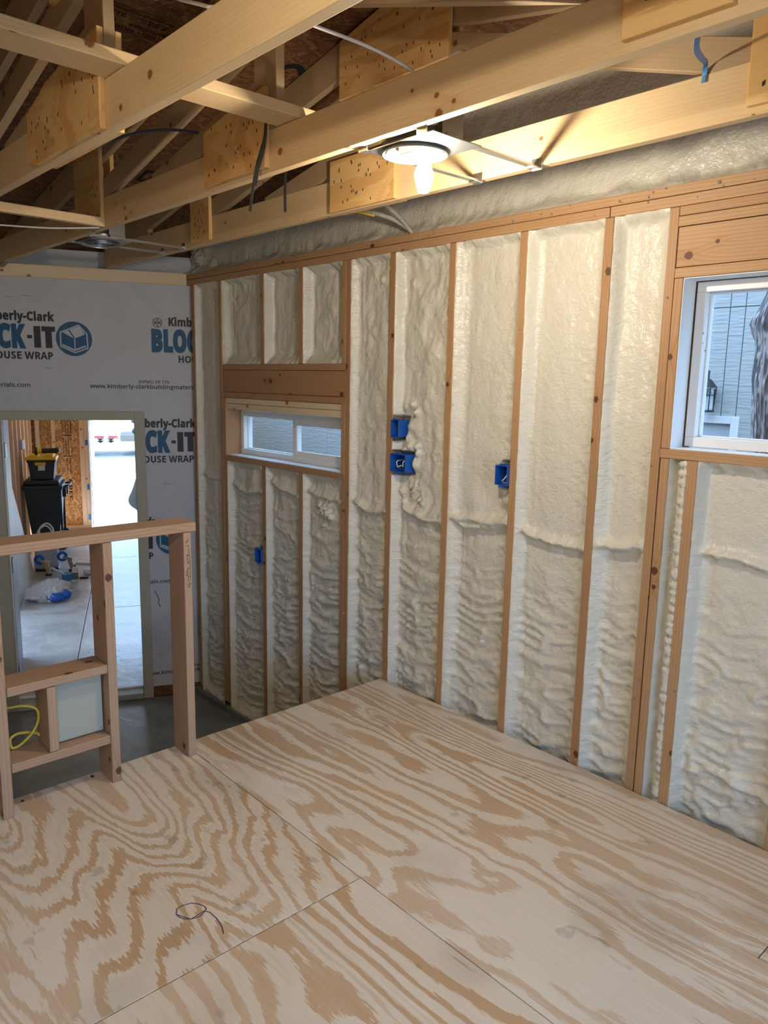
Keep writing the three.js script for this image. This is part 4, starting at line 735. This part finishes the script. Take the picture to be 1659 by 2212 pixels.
tapeGun('dark handled tape gun standing behind the spray can', 1.20, 3.95, 0.2, std({ color: rgb(0.34, 0.27, 0.2), roughness: 0.5 }));
{
  const a = thing('tape_roll', 'roll of blue tape lying flat beside the spray can', 'tape', wp(1.175, FY, 3.55));
  part(a, 'tape', gw(lathe([[0.038, 0.001], [0.062, 0.001], [0.0635, 0.004], [0.0635, 0.066], [0.062, 0.07], [0.038, 0.07], [0.038, 0.001]], 1.178, FY, 3.56, 40)), std({ color: rgb(0.03, 0.27, 0.62), roughness: 0.6 }));
  part(a, 'core', gw(lathe([[0.034, 0.002], [0.0378, 0.002], [0.0378, 0.068], [0.034, 0.068], [0.034, 0.002]], 1.178, FY, 3.56, 30)), M.pale);
  const c = thing('spray_can', 'upright spray can with a white label', 'spray can', wp(1.085, FY, 3.43));
  part(c, 'can_body', gw(lathe([[0.0, 0.0], [0.031, 0.0], [0.033, 0.003], [0.033, 0.155], [0.026, 0.172], [0.012, 0.178]], 1.087, FY, 3.43, 32)), M.white);
  part(c, 'can_label', gw(lathe([[0.0334, 0.03], [0.0334, 0.11]], 1.087, FY, 3.43, 32)), std({ color: rgb(0.16, 0.17, 0.19), roughness: 0.4, side: THREE.DoubleSide }));
  part(c, 'nozzle', gw(cyl(0.008, 0.024, 1.087, FY + 0.177, 3.43, 14)), M.black);
  const sc = new THREE.IcosahedronGeometry(0.075, 3), p = sc.attributes.position; for (let i = 0; i < p.count; i++) { const k = 0.75 + 0.5 * fbm(p.getX(i) * 20 + 4, p.getY(i) * 20 + p.getZ(i) * 26, 3, 3); p.setXYZ(i, p.getX(i) * k * 1.5, Math.max(p.getY(i) * k * 0.55, -0.03), p.getZ(i) * k); } const scm = mergeVertices(sc); scm.computeVertexNormals();
  solo('crumpled_rag', 'crumpled white rag right of the spray can', 'rag', wp(0.935, FY, 3.72), gw(scm.translate(0.935, FY + 0.031, 3.75)), M.white);
  solo('metal_rod', 'long pale metal rod on the floor behind the rag', 'rod', wp(0.9, FY, 4.3), W(beam([1.14, FY + 0.013, 4.30], [0.92, FY + 0.013, 4.22], 0.024, 0.024)), M.vinyl);
  solo('dark_scraper', 'dark flat scraper lying by the rag', 'scraper', wp(1.01, FY, 3.55), gw(box(0.955, 1.055, FY + 0.001, FY + 0.02, 3.53, 3.57, 0.006)), M.dark);
  solo('pale_pole', 'pale pole lying between the two tape guns', 'pole', wp(1.33, FY, 3.8), W(beam([1.375, FY + 0.085, 3.80], [1.215, FY + 0.016, 3.72], 0.024, 0.024)), M.vinyl);
}
{ // plastic bag
  const t = thing('plastic_bag', 'crumpled translucent plastic bag with something blue inside', 'plastic bag', wp(1.26, FY, 2.72));
  const g0 = mergeVertices(new THREE.IcosahedronGeometry(1, 24).deleteAttribute('uv').deleteAttribute('normal')), p = g0.attributes.position;
  for (let i = 0; i < p.count; i++) {
    const x = p.getX(i), y = p.getY(i), z = p.getZ(i); let k = 1 + 0.45 * Math.abs(fbm(x * 3 + 7, y * 3 + z * 2, 21, 4)) + 0.10 * vn(x * 12, z * 12 + y * 9, 22);
    const tail = sm(0.1, 1, x); p.setXYZ(i, Math.min(0.245, x * k * (0.17 + 0.10 * tail)), Math.max(y * k * 0.135 * (1 - 0.55 * tail), -0.07), z * k * 0.15);
  }
  g0.computeVertexNormals(); g0.setAttribute('uv', new THREE.Float32BufferAttribute(new Float32Array(p.count * 2), 2));
  part(t, 'bag_film', gw(g0.translate(1.28, FY + 0.072, 2.74)), new THREE.MeshPhysicalMaterial({ color: rgb(0.93, 0.96, 0.98), transmission: 0.3, thickness: 0, roughness: 0.6, side: THREE.DoubleSide }));
  part(t, 'blue_content', merge(gw(new THREE.SphereGeometry(0.062, 20, 14).scale(1.5, 0.8, 1).translate(1.225, FY + 0.055, 2.605)), gw(new THREE.SphereGeometry(0.055, 20, 14).scale(1.1, 0.95, 1).translate(1.135, FY + 0.066, 2.65))), M.blue);
}
{
  const o = thing('outlet_box', 'grey outlet box on the pale garage studs', 'outlet box', wp(1.83, 0.62, 5.4));
  part(o, 'box_shell', gw(box(1.80, 1.839, 0.62, 0.745, 5.36, 5.5, 0.004)), M.steelD); part(o, 'cover', gw(box(1.795, 1.80, 0.62, 0.745, 5.42, 5.5, 0.002)), M.vinyl);
}
// ---- a person beyond the jamb: only the bent elbow shows past the door frame
{
  const t = thing('person', 'person in a grey sleeve, only a bent elbow showing past the door frame', 'person', wp(0.10, FY, 2.5));
  const S = 0.05, Wd = 2.5, yb = FY;
  const blob = (bones, k, res, name, mat) => {
    const R = 64, mc = new MarchingCubes(R, mat, false, false, 400000); mc.isolation = 0;
    const lo = [1e9, 1e9, 1e9], hi = [-1e9, -1e9, -1e9]; for (const [a, b, r1, r2] of bones) for (const [p, r] of [[a, r1], [b, r2]]) for (let d = 0; d < 3; d++) { lo[d] = Math.min(lo[d], p[d] - r - 0.05); hi[d] = Math.max(hi[d], p[d] + r + 0.05); }
    const L = Math.max(hi[0] - lo[0], hi[1] - lo[1], hi[2] - lo[2]), c = [0, 1, 2].map((d) => (lo[d] + hi[d]) / 2);
    for (let z = 0; z < R; z++) for (let y = 0; y < R; y++) for (let x = 0; x < R; x++) {
      const q = [x, y, z].map((v, d) => c[d] + ((v - R / 2) / (R / 2)) * L / 2); let s = 0;
      for (const [a, b, r1, r2] of bones) { const ab = [b[0] - a[0], b[1] - a[1], b[2] - a[2]], ap = [q[0] - a[0], q[1] - a[1], q[2] - a[2]], h = clamp((ap[0] * ab[0] + ap[1] * ab[1] + ap[2] * ab[2]) / (ab[0] ** 2 + ab[1] ** 2 + ab[2] ** 2 + 1e-9)); s += Math.exp(-k * (Math.hypot(ap[0] - h * ab[0], ap[1] - h * ab[1], ap[2] - h * ab[2]) - (r1 + (r2 - r1) * h))); }
      mc.field[x + y * R + z * R * R] = Math.log(Math.max(s, 1e-30)) / k;
    }
    mc.update();
    const n = mc.count, P = new Float32Array(mc.positionArray.slice(0, n * 3)); for (let i = 0; i < n; i++) for (let d = 0; d < 3; d++) P[3 * i + d] = c[d] + P[3 * i + d] * L / 2;
    const g = new THREE.BufferGeometry(); g.setAttribute('position', new THREE.BufferAttribute(P, 3)); const m = mergeVertices(g, 1e-5); m.computeVertexNormals();
    m.setAttribute('uv', new THREE.Float32BufferAttribute(new Float32Array(m.attributes.position.count * 2), 2));
    return m;
  };
  const J = (s, y, w) => [s, yb + y, w], D = 0.09;
  const shL = J(0.27, 1.38, 2.5), elL = J(0.385, 1.07, 2.50), haL = J(0.27, 0.92, 2.44), shR = J(-0.06, 1.38, 2.5), elR = J(-0.075, 1.10, 2.50), haR = J(-0.06, 0.88, 2.42);
  const skin = std({ color: rgb(0.46, 0.28, 0.2), roughness: 0.6 });
  const body = [[J(0.1, 0.98, 2.5), J(0.1, 1.38, 2.5), 0.13, 0.14], [J(0.1, 1.45, 2.5), J(0.1, 1.56, 2.49), 0.055, 0.05], [J(0.1, 1.62, 2.48), J(0.1, 1.68, 2.49), 0.078, 0.09], [J(0.1, 1.63, 2.395), J(0.1, 1.605, 2.385), 0.016, 0.02], [shL, elL, 0.045, 0.04], [elL, haL, 0.04, 0.03], [shR, elR, 0.045, 0.04], [elR, haR, 0.04, 0.03], [J(0.18, 0.95, 2.5), J(0.19, 0.1, 2.5), 0.08, 0.045], [J(0.01, 0.95, 2.5), J(-0.01, 0.1, 2.5), 0.08, 0.045]];
  for (const [h, sg] of [[haL, -1], [haR, 1]]) { body.push([h, [h[0] + sg * 0.02, h[1] - 0.06, h[2] - 0.01], 0.03, 0.032]); for (let f = 0; f < 4; f++) body.push([[h[0] + sg * 0.02, h[1] - 0.07, h[2] - 0.035 + 0.02 * f], [h[0] + sg * 0.015, h[1] - 0.14 + 0.008 * Math.abs(f - 1.4), h[2] - 0.035 + 0.02 * f], 0.009, 0.008]); body.push([[h[0], h[1] - 0.02, h[2] - 0.03], [h[0] + sg * 0.01, h[1] - 0.07, h[2] - 0.06], 0.011, 0.009]); }
  const b = part(t, 'body', gw(blob(body, 70, 0.012)), skin);
  const cloth = (n, bones, col, k = 60) => part(b, n, gw(blob(bones, k)), std({ color: col, roughness: 0.9 }));
  const jacket = part(t, 'jacket', gw(blob([[J(0.18, 0.92, 2.5), J(0.19, 1.36, 2.5), 0.12, 0.12], [J(0.01, 0.92, 2.5), J(0.0, 1.36, 2.5), 0.12, 0.12], [shL, elL, 0.085, 0.075], [elL, J(0.30, 0.96, 2.45), 0.072, 0.055], [shR, elR, 0.08, 0.07], [elR, J(-0.065, 0.93, 2.44), 0.065, 0.052], [J(0.1, 1.46, 2.5), J(0.1, 1.49, 2.5), 0.09, 0.075]], 60)), std({ color: rgb(0.24, 0.30, 0.35), roughness: 0.9 }));
  part(t, 'trousers', gw(blob([[J(0.18, 0.95, 2.5), J(0.185, 0.5, 2.5), 0.11, 0.085], [J(0.185, 0.5, 2.5), J(0.19, 0.09, 2.5), 0.085, 0.07], [J(0.01, 0.95, 2.5), J(-0.005, 0.5, 2.5), 0.11, 0.085], [J(-0.005, 0.5, 2.5), J(-0.01, 0.09, 2.5), 0.085, 0.07]], 60)), std({ color: rgb(0.06, 0.07, 0.10), roughness: 0.9 }));
  for (const s of [0.19, -0.01]) part(t, 'shoe', gw(new RoundedBoxGeometry(0.10, 0.09, 0.28, 4, 0.04).translate(s, yb + 0.046, 2.45)), M.black);
  part(t, 'hair', gw(new THREE.SphereGeometry(0.102, 24, 16, 0, Math.PI * 2, 0, 1.5).translate(0.10, yb + 1.675, 2.50)), M.dark);
}
// ---- vehicles on the driveway
{
  const t = thing('white_trailer', 'white enclosed trailer with two red reflectors outside the garage', 'trailer', wp(1.8, -0.735, 18));
  const y0 = -0.735;
  part(t, 'trailer_body', gw(box(0.90, 4.4, y0 + 0.52, y0 + 2.7, 17.9, 20.0, 0.05)), std({ color: rgb(0.85, 0.86, 0.87), roughness: 0.4 }));
  part(t, 'skirt_rail', gw(box(0.88, 4.4, y0 + 0.47, y0 + 0.54, 17.87, 18.0, 0.01)), M.vinyl);
  for (const s of [1.36, 0.98]) part(t, 'red_reflector', gw(box(s - 0.13, s + 0.13, y0 + 0.55, y0 + 0.60, 17.88, 17.905, 0.004)), std({ color: rgb(0.75, 0.02, 0.05), roughness: 0.4 }));
  for (const s of [1.9, 2.7]) part(t, 'wheel', gw(new THREE.CylinderGeometry(0.36, 0.36, 0.24, 32).rotateX(Math.PI / 2).translate(s, y0 + 0.36, 17.98)), M.dark);
  for (const s of [1.33, 1.04]) part(t, 'jack_foot', gw(new THREE.ConeGeometry(0.22, 0.15, 4).rotateX(Math.PI).translate(s, y0 + 0.46, 17.98)), M.dark);
  part(t, 'door_latch', merge(gw(box(0.905, 0.93, y0 + 0.75, y0 + 2.2, 17.87, 17.9, 0.006)), gw(box(0.885, 0.95, y0 + 0.68, y0 + 0.78, 17.86, 17.9, 0.006))), M.vinyl);
}
{
  const t = thing('tarped_load', 'open bed heaped with a crumpled blue grey tarp', 'loaded bed', wp(0, -0.735, 18.5)), y0 = -0.735;
  part(t, 'bed_side', gw(box(-2.4, 0.78, y0 + 0.44, y0 + 0.62, 17.9, 20, 0.02)), std({ color: rgb(0.17, 0.15, 0.125), roughness: 0.7 }));
  part(t, 'bumper', gw(box(-2.4, 0.78, y0 + 0.32, y0 + 0.43, 17.82, 17.95, 0.02)), M.vinyl);
  const g = mergeVertices(new THREE.IcosahedronGeometry(1, 30).deleteAttribute('uv').deleteAttribute('normal')), p = g.attributes.position;
  for (let i = 0; i < p.count; i++) { const x = p.getX(i), y = p.getY(i), z = p.getZ(i), k = 1 + 0.3 * fbm(x * 4, y * 4 + z * 3, 33, 4) + 0.12 * Math.abs(vn(x * 9 + y * 6, z * 9, 34)); p.setXYZ(i, Math.min(x * k * 1.6, 2.02), Math.max(y * k, -0.35) * 1.0, z * k); }
  g.computeVertexNormals(); g.setAttribute('uv', new THREE.Float32BufferAttribute(new Float32Array(p.count * 2), 2));
  part(t, 'tarp', gw(g.translate(-1.25, y0 + 0.975, 18.9)), std({ color: rgb(0.05, 0.075, 0.10), roughness: 0.45 }));
  for (const s of [-0.4, -1.6]) part(t, 'wheel', gw(new THREE.CylinderGeometry(0.34, 0.34, 0.22, 28).rotateX(Math.PI / 2).translate(s, y0 + 0.34, 18.1)), M.dark);
}

// ================================================================== THE ALLEY BEHIND THE FOAM WALL
{
  const zs = -3.5, t = thing('neighbour_house', 'neighbouring house wall of pale grooved siding seen through the windows', 'house', [0, -0.98, zs]);
  const xs = [-5.75, -4.92, -3.696, -2.476, -1.256, -0.036, 0.72, 1.478, 1.598, 2.82, 4.04, 5.3, 6.5, 9];
  for (let k = 0; k + 1 < xs.length; k++) for (const [a, b] of [[-0.98, 2.236], [2.242, 4.4]]) if (!(xs[k] >= 0.7 && xs[k + 1] <= 1.6 && a < 0)) part(t, 'siding_panel', box(xs[k] + 0.003, xs[k + 1] - 0.003, a, b, zs - 0.02, zs, 0.003), M.siding);
  part(t, 'siding_panel', box(0.723, 1.475, 1.385, 2.236, zs - 0.02, zs, 0.003), M.siding); part(t, 'siding_panel', box(1.481, 1.595, 1.385, 2.236, zs - 0.02, zs, 0.003), M.siding);
  part(t, 'wall_core', box(-5.75, 9, -0.98, 4.4, zs - 4, zs - 0.021, 0), M.siding);
  part(t, 'eave', box(-5.9, 9.3, 4.4, 4.55, zs - 4.2, zs + 0.3, 0.01), M.vinyl);
  const d = part(t, 'door_frame', merge(box(1.575, 1.632, -0.98, 1.385, zs - 0.01, zs + 0.03, 0.005), box(0.6, 1.575, 1.325, 1.385, zs - 0.01, zs + 0.03, 0.005), box(0.543, 0.6, -0.98, 1.385, zs - 0.01, zs + 0.03, 0.005)), M.vinyl);
  part(d, 'door_panel', box(0.6, 1.575, -0.98, 1.325, zs - 0.05, zs - 0.008, 0.004), std({ color: rgb(0.5, 0.56, 0.60), roughness: 0.4 }));
  const l = thing('wall_lantern', 'dark outdoor wall lantern on the grooved siding', 'lantern', [1.39, 1.41, zs + 0.1]);
  const cx = 1.40, cz = zs + 0.105;
  part(l, 'roof_cap', new THREE.CylinderGeometry(0.022, 0.082, 0.07, 4).rotateY(Math.PI / 4).translate(cx, 1.645, cz), M.black);
  part(l, 'finial', merge(cyl(0.010, 0.05, cx, 1.68, cz, 12), new THREE.SphereGeometry(0.013, 12, 8).translate(cx, 1.735, cz)), M.black);
  const cage = []; for (const a of [-1, 1]) for (const b of [-1, 1]) cage.push(beam([cx + a * 0.05, 1.61, cz + b * 0.05], [cx + a * 0.042, 1.43, cz + b * 0.042], 0.008, 0.008, [1, 0, 0])); 
  for (let k = -3; k <= 3; k++) { cage.push(beam([cx + k * 0.014, 1.605, cz + 0.05], [cx + k * 0.014 + 0.02, 1.56, cz + 0.05], 0.003, 0.003, [0, 0, 1]), beam([cx + k * 0.014, 1.605, cz + 0.05], [cx + k * 0.014 - 0.02, 1.56, cz + 0.05], 0.003, 0.003, [0, 0, 1])); }
  cage.push(box(cx - 0.055, cx + 0.055, 1.55, 1.556, cz - 0.052, cz + 0.052, 0.001));
  part(l, 'cage', merge(...cage), M.black);
  part(l, 'glass_shade', new THREE.BoxGeometry(0.076, 0.17, 0.076).translate(cx, 1.52, cz), new THREE.MeshPhysicalMaterial({ color: rgb(0.85, 0.88, 0.9), transmission: 0.5, thickness: 0, roughness: 0.6 }));
  part(l, 'base_tray', box(cx - 0.05, cx + 0.05, 1.415, 1.43, cz - 0.05, cz + 0.05, 0.003), M.black);
  part(l, 'wall_arm', box(cx - 0.02, cx + 0.02, 1.48, 1.60, zs + 0.001, cz - 0.05, 0.003), M.black);
}
{
  const t = thing('tree', 'rough barked tree trunk standing close outside the right window', 'tree', [2.93, -0.98, -1.35]);
  const nA = 72, nY = 150, P = [], U = [], I = [], X = 2.915, Z = -1.38;
  for (let j = 0; j <= nY; j++) for (let i = 0; i <= nA; i++) {
    const y = -0.99 + 5.6 * j / nY, a = 2 * Math.PI * i / nA, ca = Math.cos(a), sa = Math.sin(a);
    const r = 0.285 + 0.12 * sm(0.3, -0.9, y) + 0.030 * Math.sin(y * 3.2 + 2.3) + 0.05 * Math.exp(-((y - 1.93) ** 2) / 0.004) * Math.max(0, -ca) ** 2 + 0.022 * fbm(ca * 2.5 + 5, y * 2.4 + sa, 3, 3) + 0.006 * Math.abs(vn(i / nA * 36, y * 9, 4, 36)) + 0.09 * sm(2.0, 2.5, y) * Math.max(0, ca);
    P.push(X + r * ca + 0.05 * sm(1.95, 2.4, y), y, Z + r * sa); U.push(2 * i / nA, y * 0.9);
  }
  for (let j = 0; j < nY; j++) for (let i = 0; i < nA; i++) { const a = j * (nA + 1) + i, c = a + nA + 1; I.push(a, c, a + 1, a + 1, c, c + 1); }
  const g = new THREE.BufferGeometry(); g.setAttribute('position', new THREE.Float32BufferAttribute(P, 3)); g.setAttribute('uv', new THREE.Float32BufferAttribute(U, 2)); g.setIndex(I); g.computeVertexNormals();
  part(t, 'trunk', g, std({ map: barkTex, color: rgb(1, 1, 1), roughness: 0.95, bumpMap: barkBump, bumpScale: 0.018 }));
}

renderer.render(scene, camera);
